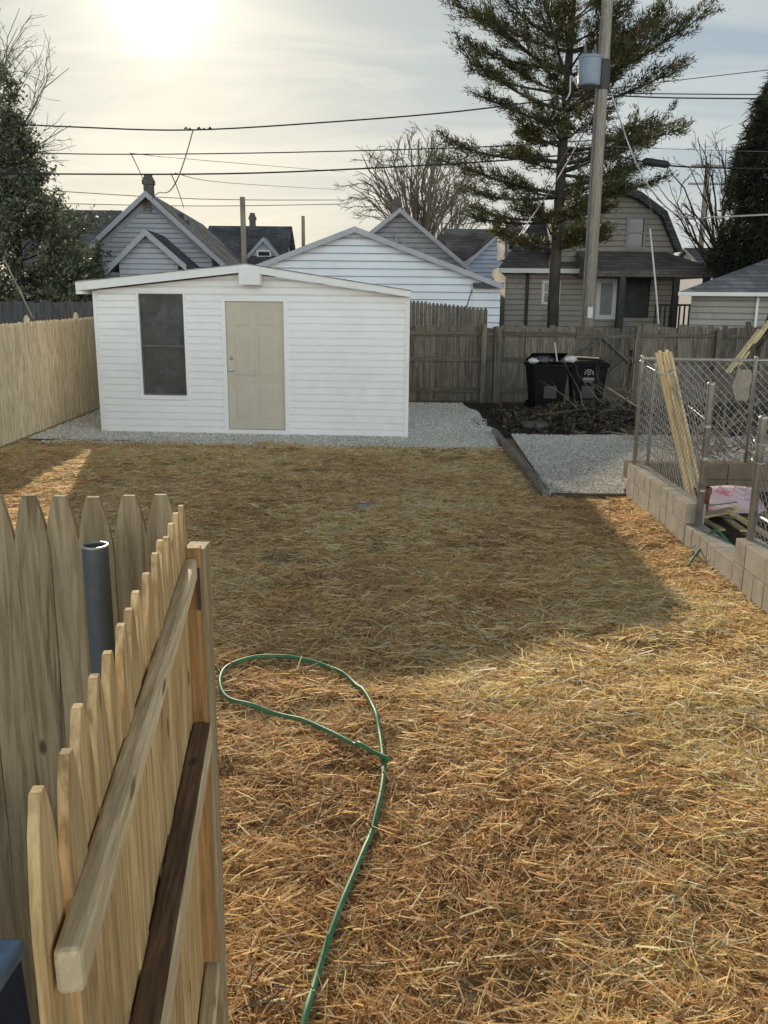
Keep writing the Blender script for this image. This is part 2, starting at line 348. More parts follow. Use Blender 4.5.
pb = scatter(gravel_b, 1.9, 9, 10.2, 15.1, 52000)
# stones kicked out past the edge
pc = np.stack([rng.uniform(-5.4, 1.8, 1500), 13.95-np.abs(rng.normal(0, .12, 1500))], -1); pc[:, 1] -= (pc[:, 0]+5.4)*.04
pts = np.concatenate([pa, pb, pc])
tag(stones('gravel', pts, np.full(len(pts), .018)+rng.uniform(0, .012, len(pts)), (.008, .018), GREYS), kind='stuff')

# ------------------------------------------------------------ straw
def ribbons(x, y, z, az, tilt, L, W, col):
    n = len(x); t = np.array([-.5, 0, .5])
    d = np.stack([np.cos(az)*np.cos(tilt), np.sin(az)*np.cos(tilt), np.sin(tilt)], -1)
    sd = np.stack([-np.sin(az), np.cos(az), np.zeros(n)], -1); up = np.cross(d, sd)
    roll = rng.uniform(-1.2, 1.2, n); w = sd*np.cos(roll)[:, None]-up*np.sin(roll)[:, None]
    bend = np.where(rng.random(n) < .25, rng.normal(0, .09, n), rng.normal(0, .018, n))*L; lift = rng.normal(0, .03, n)*L
    c = np.stack([x, y, z], -1)
    pts = c[:, None]+d[:, None]*(L[:, None]*t[None])[..., None]
    pts[:, 1] += sd*bend[:, None]; pts[:, 1, 2] += lift
    ww = (w*W[:, None]/2)[:, None]
    taper = np.array([1, 1, .8])[None, :, None]
    V = np.stack([pts-ww*taper, pts+ww*taper], 2).reshape(n*6, 3)
    f = np.array([(0, 1, 3, 2), (2, 3, 5, 4)]); Fa = (f[None]+(np.arange(n)*6)[:, None, None]).reshape(-1, 4)
    return V, Fa, np.repeat(col, 6, 0)
def straw_ok(x, y):
    edge = 14.05-(x+5.4)*.06+(vnoise(x, y, 3, 5)-.5)*.18
    ok = (x > -5.72) & (x < 2.84) & (y < edge)
    ok &= ~((x > 1.82) & (y > 10.22))
    return ok
def straw_zone(x0, x1, y0, y1, dens, W, Lr, loose=False):
    n = int((x1-x0)*(y1-y0)*dens)
    x = rng.uniform(x0, x1, n); y = rng.uniform(y0, y1, n)
    cl = vnoise(x, y, 2.0, 7)*.6+vnoise(x, y, 5.5, 8)*.4
    k = straw_ok(x, y) & (rng.random(n) < np.clip((cl-.18)*4.2, .10, 1))
    x, y, cl = x[k], y[k], cl[k]; n = len(x)
    flow = vnoise(x, y, .9, 11)*2*np.pi*1.6+vnoise(x, y, 3.1, 12)*2.6
    az = np.where(rng.random(n) < .22, flow+rng.normal(0, .5, n), rng.uniform(0, 2*np.pi, n))
    layer = rng.random(n) if not loose else np.ones(n)
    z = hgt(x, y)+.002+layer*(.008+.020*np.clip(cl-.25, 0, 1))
    tilt = rng.normal(0, .14, n)+np.where(rng.random(n) < .07, rng.normal(0, .33, n), 0)
    L = rng.uniform(*Lr, n)*rng.choice([.6, 1, 1.35], n, p=[.3, .5, .2])
    Wd = W*rng.uniform(.55, 1.35, n)
    pal = np.array([(.62, .41, .175), (.56, .385, .175), (.72, .55, .31), (.46, .30, .13), (.29, .165, .065), (.80, .65, .40), (.34, .27, .12), (.18, .11, .05)])
    col = pal[rng.choice(8, n, p=[.25, .22, .18, .13, .08, .07, .04, .03])]*rng.uniform(.8, 1.15, (n, 1))*1.8
    if loose: z = z+.006; tilt = rng.normal(0, .13, n); col = pal[rng.choice([0, 2, 5, 0, 1], n)]*rng.uniform(.85, 1.15, (n, 1))*1.8
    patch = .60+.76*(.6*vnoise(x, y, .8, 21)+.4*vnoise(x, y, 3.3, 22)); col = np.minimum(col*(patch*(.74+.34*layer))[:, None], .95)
    col = col*.76+col.mean(1, keepdims=True)*np.array([[1.06, 1.0, .86]])*.24
    col = np.minimum(col*np.array([[1.06, 1.02, 1.02]]), .97)
    return ribbons(x, y, z, az, tilt, L, Wd, col)
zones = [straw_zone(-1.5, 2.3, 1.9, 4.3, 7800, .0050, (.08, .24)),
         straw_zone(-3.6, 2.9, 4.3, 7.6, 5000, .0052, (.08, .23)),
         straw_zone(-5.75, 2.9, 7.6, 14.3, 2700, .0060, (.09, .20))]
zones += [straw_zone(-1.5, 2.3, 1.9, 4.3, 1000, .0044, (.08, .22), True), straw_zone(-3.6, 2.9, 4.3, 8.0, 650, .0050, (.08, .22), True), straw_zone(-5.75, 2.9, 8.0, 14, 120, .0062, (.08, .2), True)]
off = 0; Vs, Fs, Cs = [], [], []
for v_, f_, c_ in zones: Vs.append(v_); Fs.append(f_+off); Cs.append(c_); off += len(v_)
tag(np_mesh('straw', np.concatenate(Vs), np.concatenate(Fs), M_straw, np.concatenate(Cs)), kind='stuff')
# a few new green blades pushing through
n = 110; cx = np.array([(2.45, 6.2), (2.6, 5.9), (2.2, 3.6), (.55, 2.9), (1.3, 3.9)])[rng.integers(0, 5, n)]
x = cx[:, 0]+rng.normal(0, .09, n); y = cx[:, 1]+rng.normal(0, .12, n)
v_, f_, c_ = ribbons(x, y, hgt(x, y)+.045, rng.uniform(0, 6.28, n), rng.uniform(.5, 1.4, n), rng.uniform(.04, .09, n), np.full(n, .003), np.array([(.16, .26, .05)])*rng.uniform(.7, 1.4, (n, 1)))
tag(np_mesh('grass', v_, f_, M_leaf, c_), kind='stuff')
rk = G(368, 508)
mb = MB(); nn = 9
for i, (r, z) in enumerate([(.0, .02), (.10, .025), (.125, .045), (.09, .065), (.0, .075)]):
    pass
mb.lathe((rk.x, rk.y, .02), [(.05, .0), (.12, .012), (.13, .03), (.09, .05), (.03, .055)], 14)
mb.v = [(x+.3*(y-rk.y)+random.uniform(-.006, .006), y+random.uniform(-.006, .006), z+.03*math.sin(9*x)) for x, y, z in mb.v]
tag(mb.build('flat_stone', M_rock, origin=(rk.x, rk.y, .02), smooth=True), 'flat pale grey stone lying alone in the shaded straw', 'stone')

# ------------------------------------------------------------ building helpers
def siding(mb, xf, z0, z1, course, openings=(), y=0, d=.012, breaks=()):
    """lapped boards facing -y. xf(z) -> (xl, xr)"""
    a = z0
    while a < z1-1e-4:
        b = min(a+course, z1)
        f_ = lambda z: (1.0 if z-a < course*.70 else max(0.0, 1-(z-a-course*.70)/(course*.16)))
        cuts = sorted({a, b, *[a+course*k for k in (.70, .86) if a+course*k < b-1e-4], *[z for o in openings for z in o[2:4] if a < z < b], *[z for z in breaks if a < z < b]})
        for za, zb in zip(cuts, cuts[1:]):
            if zb-za < 1e-5: continue
            l0, r0 = xf(za+1e-6); l1, r1 = xf(zb-1e-6); m = (za+zb)/2
            segs = [(0, 0)]; xs = sorted([(o[0], o[1]) for o in openings if o[2] <= m <= o[3]])
            pts = [(l0, l1)]
            for o0, o1 in xs: pts += [(o0, o0), (o1, o1)]
            pts.append((r0, r1))
            ya = y-d*f_(za); yb = y-d*f_(zb)
            for i in range(0, len(pts), 2):
                (p0, p1), (q0, q1) = pts[i], pts[i+1]
                if q0-p0 < 1e-3 and q1-p1 < 1e-3: continue
                q1 = max(q1, p1)
                mb.add([(p0, ya, za), (q0, ya, za), (q1, yb, zb), (p1, yb, zb)], [(0, 1, 2, 3)])
                if za == a: mb.add([(p0, y, za), (q0, y, za), (q0, ya, za), (p0, ya, za)], [(0, 1, 2, 3)])
        a = b
def window(parent, x0, x1, z0, z1, y=-.03, fr=.07, glass=None, trim=None, mid=True, name='window'):
    """framed window as a part, its pane a sub-part"""
    glass = glass or M_glass; trim = trim or M_trim
    mb = MB(); t = fr
    mb.box(x0-t, x0, y-.03, y+.05, z0-t, z1+t).box(x1, x1+t, y-.03, y+.05, z0-t, z1+t).box(x0, x1, y-.03, y+.05, z1, z1+t).box(x0, x1, y-.04, y+.05, z0-t, z0)
    if mid: mb.box(x0, x1, y-.015, y+.03, (z0+z1)/2-.025, (z0+z1)/2+.025)
    w = mb.build(name, trim, parent)
    MB().box(x0, x1, y+.035, y+.045, z0, z1).build('pane', glass, w)
    return w
def gable_house(name, label, cat, Y, apex, left, right, depth, wall, roof, trim, base_z=0, rot=0, course=.2, over=.35, inset=.35, th=.16, openings=(), group=None, frieze=False, sid=True):
    """house with its gable towards the camera; apex/left/right given as photo points of the roof edge at depth Y"""
    A, L, Rr = P(*apex, Y), P(*left, Y), P(*right, Y)
    t = empty(name, (A.x, Y, base_z), label, cat, rot, group)
    ax, az = 0, A.z-base_z; lx, lz = L.x-A.x, L.z-base_z; rx, rz = Rr.x-A.x, Rr.z-base_z
    # roof slabs
    mb = MB()
    for ex, ez in ((lx, lz), (rx, rz)):
        mb.prism([(ax, az), (ex, ez), (ex, ez-th), (ax, az-th)], -over, depth+over)
    mb.build('roof', roof, t)
    mb = MB()
    for ex, ez in ((lx, lz), (rx, rz)):
        mb.prism([(ax, az-.01), (ex, ez-.01), (ex, ez-th-.05), (ax, az-th-.05)], -over-.035, -over-.003)
    mb.build('rake_board', trim, t)
    # walls
    sl = (az-lz)/(ax-lx); sr = (az-rz)/(rx-ax)
    wl, wr = lx+inset, rx-inset; zt = az-th-.01; zl = zt+sl*wl; zr = zt-sr*wr
    MB().prism([(wl, 0), (wr, 0), (wr, zr), (0, zt), (wl, zl)], .02, depth).build('wall', wall, t)
    if sid:
        def xf(z): return (max(wl, (z-zt)/sl) if z > zl else wl, min(wr, (zt-z)/sr) if z > zr else wr)
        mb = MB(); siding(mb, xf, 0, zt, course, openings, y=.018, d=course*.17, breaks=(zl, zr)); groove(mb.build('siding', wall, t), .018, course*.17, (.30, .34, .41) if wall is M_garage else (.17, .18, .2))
    if frieze:
        mb = MB()
        for ex, ez in ((wl, zl), (wr, zr)):
            mb.prism([(0, zt-.01), (ex, ez-.01), (ex, ez-.22), (0, zt-.24)], -.05, -.005)
        mb.build('frieze_board', trim, t)
    return t, (ax, az, lx, lz, rx, rz, zt)
def loc(t, px, py, Y):
    p = P(px, py, Y); return t.matrix_basis.inverted() @ p
def chimney(t, px0, px1, pyt, pyb, Y, name='chimney'):
    a = loc(t, px0, pyt, Y); b = loc(t, px1, pyb, Y); w = b.x-a.x; m = (a.x+b.x)/2
    MB().box(m-w*.5, m+w*.5, a.y-w*.5, a.y+w*.5, b.z-1.2, a.z-.12).box(m-w*.62, m+w*.62, a.y-w*.62, a.y+w*.62, a.z-.35, a.z-.2).box(m-w*.4, m+w*.4, a.y-w*.4, a.y+w*.4, a.z-.12, a.z).build(name, M_brick, t)

def groove(o, y, d, col):  # darker strip in each lap recess, its shade put into the colour
    m_ = GROOVES.get(col) or GROOVES.setdefault(col, noisy('groove_shade', col, .12, 3, .8, .1))
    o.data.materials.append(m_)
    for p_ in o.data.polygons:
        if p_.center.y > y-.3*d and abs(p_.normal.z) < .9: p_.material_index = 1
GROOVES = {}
# ------------------------------------------------------------ garden shed
A = G(102, 432); B = G(408, 438); ang = math.atan2(B.y-A.y, B.x-A.x)
def hit(px, py, fwd=0.0):
    """photo point -> (u, z) on the shed front (or a plane fwd in front of it)"""
    n = Vector((math.sin(ang), -math.cos(ang), 0)); a0 = A+n*fwd; d = ray(px, py); o = Vector((0, 0, H))
    t = (a0-o).dot(n)/d.dot(n); p = o+d*t; q = p-A
    return q.x*math.cos(ang)+q.y*math.sin(ang), p.z
shed = empty('garden_shed', A, 'white vinyl sided garden shed with beige door and tall dark window', 'shed', ang)
W = (B-A).length; D = 3.4
OV = .25
u0, zl0 = hit(75, 282, OV); up_, zp = hit(246, 264, OV); u1, zr0 = hit(411, 291, OV)
zlb = hit(75, 291, OV)[1]; zpb = hit(246, 272, OV)[1]; zrb = hit(411, 297, OV)[1]
ROOFZ = lambda u: (zlb+(zpb-zlb)*(u-u0)/(up_-u0)) if u < up_ else (zpb+(zrb-zpb)*(u-up_)/(u1-up_))
mb = MB()
mb.prism([(u0, zlb+.01), (up_, zpb+.01), (up_, zp-.015), (u0, zl0-.015)], -OV+.02, D+.2)
mb.prism([(up_, zpb+.01), (u1, zrb+.01), (u1, zr0-.015), (up_, zp-.015)], -OV+.02, D+.2)
roofo = mb.build('roof', M_trim, shed)
mb = MB()
mb.prism([(u0-.01, zl0), (up_, zp), (up_, zp+.012), (u0-.01, zl0+.012)], -OV-.02, D+.2).prism([(up_, zp), (u1+.01, zr0), (u1+.01, zr0+.012), (up_, zp+.012)], -OV-.02, D+.2)
mb.build('shingles', M_shgrey, roofo)
mb = MB(); mb.prism([(u0, zlb), (up_, zpb), (up_, zp), (u0, zl0)], -OV, -OV+.018).prism([(up_, zpb), (u1, zrb), (u1, zr0), (up_, zp)], -OV, -OV+.018)
mb.prism([(u0, zlb-.05), (u0+.12, zlb-.045), (u0+.12, zlb), (u0, zlb)], -OV, D+.2)
mb.build('fascia', M_trim, shed, bevel=.004)
b0, b1 = hit(238, 264, OV+.03), hit(260, 285, OV+.03)
MB().box(b0[0], b1[0], -OV-.03, -.012, b1[1], b0[1]-.035).build('gable_block', M_trim, shed, bevel=.006)
dw0, dz1 = hit(225, 301.5); dw1, _ = hit(283.5, 301.5); _, dz0 = hit(254, 429)
wx0, wz1 = hit(138.5, 293.5); wx1 = hit(183, 293.5)[0]; wz0 = hit(160, 395)[1]
ops = [(dw0-.07, dw1+.07, -.01, dz1+.09), (wx0-.05, wx1+.05, wz0-.05, wz1+.05)]
mb = MB(); zc = lambda u: ROOFZ(u)-.012
def xf(z):
    l = 0.06 if z <= zc(.06) else u0+(z-zlb+.012)/(zpb-zlb)*(up_-u0)
    r = W-.06 if z <= zc(W-.06) else u1-(z-zrb+.012)/(zpb-zrb)*(u1-up_)
    return l, r
siding(mb, xf, .02, zc(up_)-.003, .114, ops, y=0, d=.022, breaks=(zc(.06), zc(W-.06)))
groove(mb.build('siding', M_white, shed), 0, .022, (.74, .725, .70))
MB().prism([(0, 0), (W, 0), (W, zc(W)), (up_, zc(up_)-.01), (0, zc(0))], .06, D).build('wall', M_white, shed)
for a_, b_ in ((0, .075), (W-.075, W)): MB().box(a_, b_, -.022, .055, 0, zc(a_ if a_ == 0 else b_)).build('corner_trim', M_trim, shed, bevel=.004)
mb = MB(); mb.box(dw0-.07, dw0, -.03, .05, 0, dz1+.09).box(dw1, dw1+.07, -.03, .05, 0, dz1+.09).box(dw0, dw1, -.03, .05, dz1+.005, dz1+.09)
mb.build('door_frame', M_trim, shed, bevel=.004)
MB().box(dw0, dw1, -.045, .05, 0.0, dz0-.01).build('threshold', M_trim, shed, bevel=.004)
g = .006; dm = MB(); dm.box(dw0+g, dw1-g, .012, .05, dz0, dz1)
dwid = dw1-dw0; dh = dz1-dz0
for (fx0, fx1) in ((.13, .46), (.54, .87)):
    for (fz0, fz1) in ((.08, .36), (.42, .76), (.81, .93)):
        X0, X1, Z0, Z1 = dw0+dwid*fx0, dw0+dwid*fx1, dz0+dh*fz0, dz0+dh*fz1
        # moulded panel: raised bevelled field
        dm.add([(X0, .0118, Z0), (X1, .0118, Z0), (X1, .0118, Z1), (X0, .0118, Z1), (X0+.04, .004, Z0+.04), (X1-.04, .004, Z0+.04), (X1-.04, .004, Z1-.04), (X0+.04, .004, Z1-.04)],
               [(0, 1, 5, 4), (1, 2, 6, 5), (2, 3, 7, 6), (3, 0, 4, 7), (4, 5, 6, 7)])
door = dm.build('door', M_door, shed)
for nm, (px, py) in (('door_knob', (231.5, 370)), ('deadbolt', (231.5, 358))):
    u, z = hit(px, py); mb = MB(); s = .028 if nm == 'deadbolt' else .024
    mb.tube([(u, .012, z), (u, .0, z)], [s*1.15, s*1.05], 14); mb.tube([(u, .0, z), (u, -.03, z), (u, -.055, z), (u, -.06, z)] if nm == 'door_knob' else [(u, .0, z), (u, -.012, z)], [s*.4, s*.6, s, s*.7] if nm == 'door_knob' else [s*.8, s*.7], 12)
    mb.build(nm, M_chrome, door, smooth=True)
wm = MB(); t_ = .05
wm.box(wx0-t_, wx0, -.035, .05, wz0-t_, wz1+t_).box(wx1, wx1+t_, -.035, .05, wz0-t_, wz1+t_).box(wx0, wx1, -.035, .05, wz1, wz1+t_).box(wx0-t_, wx1+t_, -.05, .05, wz0-t_-.02, wz0)
win = wm.build('window', M_trim, shed, bevel=.004)
wzm = hit(160, 346)[1]
mb = MB(); mb.box(wx0, wx0+.025, 0, .03, wz0, wz1).box(wx1-.025, wx1, 0, .03, wz0, wz1).box(wx0+.025, wx1-.025, 0, .03, wz1-.025, wz1).box(wx0+.025, wx1-.025, 0, .03, wz0, wz0+.03).box(wx0+.025, wx1-.025, -.005, .03, wzm-.018, wzm+.018)
mb.build('sash', noisy('bronze_sash', (.13, .12, .11), .2, 4), win)
MB().box(wx0+.02, wx1-.02, .02, .028, wz0+.02, wz1-.02).build('insect_screen', M_screen, win)

# ------------------------------------------------------------ fences
def picket_strip(mb, x0, x1, y, zt, w, gap, th=.018, z0=.03, axis='x', amp=.01, top='flat', lean=.0):
    u = x0
    while u < x1:
        ww = w*random.uniform(.93, 1.05); h = zt(u) if callable(zt) else zt; h += random.uniform(-amp, amp); dy = random.uniform(-.003, .003); l = random.uniform(-lean, lean)
        k = .38 if top != 'flat' else .0
        prof = [(u, z0), (u+ww, z0), (u+ww+l, h-(.06 if k else 0)), (u+ww*(1-k*.8)+l, h), (u+ww*k*.8+l, h), (u+l, h-(.06 if k else 0))]
        if not k: prof = [(u, z0), (u+ww, z0), (u+ww+l, h+random.uniform(-amp, amp)*.4), (u+l, h)]
        n = len(prof)
        if axis == 'x': f3 = lambda a, b, c: (a, b, c)
        else: f3 = lambda a, b, c: (b, a, c)
        mb.add([f3(a, y+dy, c) for a, c in prof]+[f3(a, y+dy+th, c) for a, c in prof], [tuple(range(n)), tuple(range(2*n-1, n-1, -1))]+[(i, i+n, (i+1) % n+n, (i+1) % n) for i in range(n)])
        u += ww+gap*random.uniform(.6, 1.4)
# left stockade fence
SK = math.tan(ang)+.02
for o in shed.children:
    if o.name.split('.')[0] in ('roof', 'wall', 'fascia'):
        for m_ in [o]+list(o.children):
            for v in m_.data.vertices: v.co.x += SK*max(v.co.y, 0)
fx = -5.80
lf = empty('stockade_fence', (fx, 11, 0), 'pale new wood stockade fence running back to the shed', 'fence')
y = 3.0; panel = 0
while y < 20:
    y1 = min(y+2.4, 20.2); mb = MB(); picket_strip(mb, y-11, y1-11-.01, -.02, lambda u: 1.83, .062, .012, .016, axis='y', top='dog', amp=.012)
    mb.build('picket_panel', M_fresh, lf)
    for z in (.35, .95, 1.55): MB().beam((-.06, y-11, z), (-.06, y1-11, z), .04, .07).build('rail', M_fresh, lf)
    mb = MB(); mb.tube([(-.12, y-11, 0), (-.12, y-11, 1.88), (-.12, y-11, 1.93)], [.055, .05, .02], 8); mb.build('post', M_fresh, lf)
    y = y1
# back alley fence: weathered
BY = 19.75
bf = empty('board_fence', (2.4, BY, 0), 'weathered grey board fence along the alley behind the bins', 'fence')
def px2x(px, Y): return P(px, 360, Y).x
def bft(px_a, px_b, zt, name='board_panel', seed=0, lean=.01):
    mb = MB(); x0, x1 = px2x(px_a, BY)-2.4, px2x(px_b, BY)-2.4
    picket_strip(mb, x0, x1, 0.03, zt, .125, .008, .018, amp=.035, lean=lean); mb.build(name, M_old, bf)
    for z in (.28, .95, 1.5): MB().box(x0, x1, -.012, .027, z-.045, z+.045).build('rail', M_oldX, bf)
bft(330, 481, 1.66, seed=1); bft(486, 494, 1.62); bft(501, 574, 1.66); bft(633, 713, lambda u: 1.70); bft(719, 850, lambda u: 1.68, lean=.03)
for px, h, w in ((483, 1.72, .11), (497, 1.66, .15), (636, 1.70, .10), (716, 1.62, .12), (760, 1.6, .1)):
    x = px2x(px, BY)-2.4; MB().box(x-w/2, x+w/2, -.11, -.013, 0, h).build('post', M_old, bf, bevel=.008)
# gate in the alley fence, with diagonal braces
gx0, gx1 = px2x(575, BY), px2x(632, BY)
wg = empty('alley_gate', (gx0, BY, 0), 'weathered wood gate with diagonal braces in the alley fence behind the bins', 'gate')
mb = MB(); picket_strip(mb, 0, gx1-gx0-.12, .02, 1.64, .125, .008, .018, amp=.035); mb.build('board_panel', M_old, wg)
gw = gx1-gx0
for z in (.32, .99, 1.46): MB().box(0, gw, -.012, .017, z-.04, z+.04).build('rail', M_oldX, wg)
for a, b in (((.02, 1.05), (.45*gw, 1.44)), ((.45*gw, 1.44), (gw-.05, .9)), ((.35*gw, .40), (gw*.85, .93))):
    MB().beam((a[0], -.03, a[1]), (b[0], -.03, b[1]), .03, .08, up=(0, 1, 0)).build('brace', M_oldX, wg)
# dark grey fences further back
gf = empty('slat_fence', (1.5, 21.4, 0), 'dark grey fence stepping down in front of the white garage wall', 'fence')
mb = MB(); xa, xb = P(408, 310, 21.4).x-1.5, P(484, 310, 21.4).x-1.5
za, zb = P(412, 300, 21.4).z, P(484, 308, 21.4).z
picket_strip(mb, xa, xb, 0, lambda u: za+(zb-za)*(u-xa)/(xb-xa), .09, .004, .02, top='dog', amp=.01); mb.build('picket_panel', M_old, gf)
mb = MB(); mb.box(xa, xb, .022, .06, 1.3, 1.38).box(xa, xb, .022, .06, .4, .48); mb.build('rail', M_greyfence, gf)
df = empty('dark_fence', (-9, 22.5, 0), 'dark wood fence under the evergreen behind the pale stockade fence', 'fence')
mb = MB(); picket_strip(mb, -6, 2.5, 0, P(60, 302, 22.5).z, .14, .006, .02, amp=.02); mb.build('picket_panel', M_greyfence, df)
mb = MB(); mb.box(-6, 2.5, .022, .06, 1.4, 1.48); mb.build('rail', M_greyfence, df)

# ------------------------------------------------------------ near picket fence and its gate
NY = 2.245
def near_picket(parent, loc_, hgt_, mat, rz=0, w=.0925, tf=.34, th=.008):
    h = hgt_; mb = MB(); hw = w/2
    right_ = [(hw, .02), (hw, h-.155), (hw*.95, h-.12), (hw*.80, h-.078), (hw*.60, h-.038), (hw*(tf+.05), h-.005), (hw*tf, h)]
    prof = right_+[(-x, z) for x, z in reversed(right_)]
    mb.prism(prof, -th, th); o = mb.build('picket', mat, parent, bevel=.0015); o.location = loc_; o.rotation_euler = (random.uniform(-.003, .003), random.uniform(-.004, .004), rz)
    return o
nf = empty('picket_fence', (-1.2, NY, 0), 'near wooden picket fence with rounded tops seen from above', 'fence')
tops = [-79, -43, -8, 27, 62, 96, 130, 164]
for i, px in enumerate(tops):
    x = G(px, 495, 1.79).x
    near_picket(nf, (x+1.2, 0, 0), 1.79+random.uniform(-.006, .004), M_picket_st if i == 3 else M_picket)
for z in (.35, 1.0, 1.5): MB().box(-.75, .66, .012, .05, z-.03, z+.03).build('rail', M_rail, nf)
Na, Nb = Vector((-.363, .845)), Vector((-.513, 2.17)); gd = (Nb-Na); gl = gd.length; ga = math.atan2(gd.y, gd.x)
gt = empty('picket_gate', (Na.x, Na.y, 0), 'open wooden picket gate swung towards the viewer with two long rails', 'gate', ga)
npk = 15
for i in range(npk):
    u = gl*i/(npk-1)
    near_picket(gt, (u, 0, 0), 1.79+random.uniform(-.012, .008), M_gate, 0, w=.087, tf=.2, th=.0065)
# local +x runs to the far end, local -y is the side to the right
def rail(x0, x1, z0, z1, y0, y1, mat, bev=.006): return MB().box(x0, x1, y0, y1, z0, z1).build('rail', mat, gt, bevel=bev)
o = rail(-.032, gl-.01, -.057, 0, -.038, -.0068, M_rail, .007); o.location.z = 1.613; o.rotation_euler.y = -math.atan(.035/gl)
o = rail(-.10, gl-.012, 1.118, 1.195, -.058, -.009, M_raildark); o.data.materials.append(M_rail)
for pl_ in o.data.polygons:
    if pl_.normal.y < -.9: pl_.material_index = 1  # lit side of the rail put into its colour as lighter wood
rail(-.10, gl+.02, .36, .425, -.049, -.010, M_rail)
MB().box(gl-.005, gl+.03, -.046, -.006, .44, 1.672).build('stile', M_stile, gt, bevel=.003)
MB().box(gl-.016, gl-.0055, -.0445, -.036, 1.51, 1.62).build('latch', M_black, gt)
gp = MB().box(-.515, -.462, NY-.04, NY+.035, 0, 1.66).build('gate_post', M_picket, origin=(-.46, NY, 0), bevel=.003)
tag(gp, 'square wooden gate post behind the end of the picket gate', 'post')
# steel pipe
pp = P(95, 548, 2.06); pr = .0312
mb = MB(); n_ = 28
mb.tube([(pp.x, 2.06, 0), (pp.x, 2.06, 1.71)], pr, n_, cap=False); mb.tube([(pp.x, 2.06, 1.2), (pp.x, 2.06, 1.71)], pr-.003, n_, cap=False)
pipe = mb.build('steel_pipe', M_pipe, origin=(pp.x, 2.06, 0), smooth=True); tag(pipe, 'open topped dark steel pipe standing between picket fence and gate', 'pipe')
ringv = [(math.cos(2*math.pi*j/n_)*r, math.sin(2*math.pi*j/n_)*r, z) for r, z in ((pr+.0004, 1.707), (pr+.0004, 1.7115), (pr-.0035, 1.7115), (pr-.0035, 1.707)) for j in range(n_)]
mb = MB(); mb.add(ringv, [(i*n_+j, i*n_+(j+1) % n_, (i+1)*n_+(j+1) % n_, (i+1)*n_+j) for i in range(3) for j in range(n_)]); mb.build('rim', M_rim, pipe)
# blue bin at the bottom left corner
bc = G(25, 938, 1.05)
_c = Matrix.Rotation(rad(-4), 3, 'Z') @ Vector((.28, .29, 0))
bb = empty('blue_box', (bc.x-_c.x, bc.y-_c.y, 0), 'dark blue plastic box with scuffed lighter top at the bottom left corner', 'box', rad(-4))
lx = .28; ly = .29
def taper(x0, x1, y0, y1, z0, z1, k):
    mb = MB(); cx_, cy_ = (x0+x1)/2, (y0+y1)/2
    b4 = [(cx_+(x-cx_)*k, cy_+(y-cy_)*k, z0) for x, y in ((x0, y0), (x1, y0), (x1, y1), (x0, y1))]; t4 = [(x, y, z1) for x, y in ((x0, y0), (x1, y0), (x1, y1), (x0, y1))]
    return mb.add(b4+t4, [(3, 2, 1, 0), (4, 5, 6, 7), (0, 1, 5, 4), (1, 2, 6, 5), (2, 3, 7, 6), (3, 0, 4, 7)])
taper(-lx+.004, lx-.004, -ly+.004, ly-.004, 0, 1.02, 1.10).build('body', M_blue, bb, bevel=.015)
taper(-lx, lx, -ly, ly, 1.012, 1.05, 1.0).build('lid', M_bluetop, bb, bevel=.008)

# ------------------------------------------------------------ garden hose
hp = [(296, 1075), (302, 1024), (310, 990), (325, 940), (345, 890), (362, 850), (375, 815), (383, 780), (382, 750), (375, 715), (362, 690), (345, 672), (320, 660), (290, 653), (255, 652), (230, 660), (220, 675), (225, 692), (245, 702), (280, 712), (310, 723), (345, 742), (370, 755), (389, 764)]
W3 = [G(x, y, .045) for x, y in hp]
def catmull(p, k=8):
    out = []
    for i in range(len(p)-1):
        a, b, c, d = p[max(i-1, 0)], p[i], p[i+1], p[min(i+2, len(p)-1)]
        for j in range(k):
            t = j/k; out.append(.5*((2*b)+(c-a)*t+(2*a-5*b+4*c-d)*t*t+(3*b-a-3*c+d)*t**3))
    return out+[p[-1]]
path = catmull(W3)
for i, p in enumerate(path):
    p.z = float(hgt(p.x, p.y))+.036+(.022 if i > len(path)-14 else 0)
tag(MB().tube(path, .0125, 10).build('garden_hose', M_hose, smooth=True, origin=(path[0].x, path[0].y, 0)), 'green garden hose looped across the straw', 'hose')

# ------------------------------------------------------------ timber edging by the gravel
tx = 1.90
yy = 10.25
for i, ln in enumerate((2.5, 2.45)):
    o = MB().box(-.035, .04, 0, ln-.01, .0, .095).build('edging_timber', M_timber, bevel=.008); o.location = (tx-.01*i, yy, 0); o.rotation_euler[2] = rad(.4 if i else -.3)
    tag(o, ['grey edging timber between straw and gravel pad, the nearer length', 'grey edging timber between straw and gravel, the length ending by the dark soil'][i], 'timber', 'timbers edging the gravel pad')
    yy += ln
    ch = MB().box(.043, .062, 0, ln-.02, .0, .07).build('backing_strip', M_galv, o)
o = MB().box(0, .88, -.03, .03, 0, .05).build('edging_board', M_scrap, bevel=.005); o.location = (1.97, 10.22, .0); o.rotation_euler[2] = rad(1.5)
tag(o, 'thin dark board closing the near end of the gravel pad', 'board')

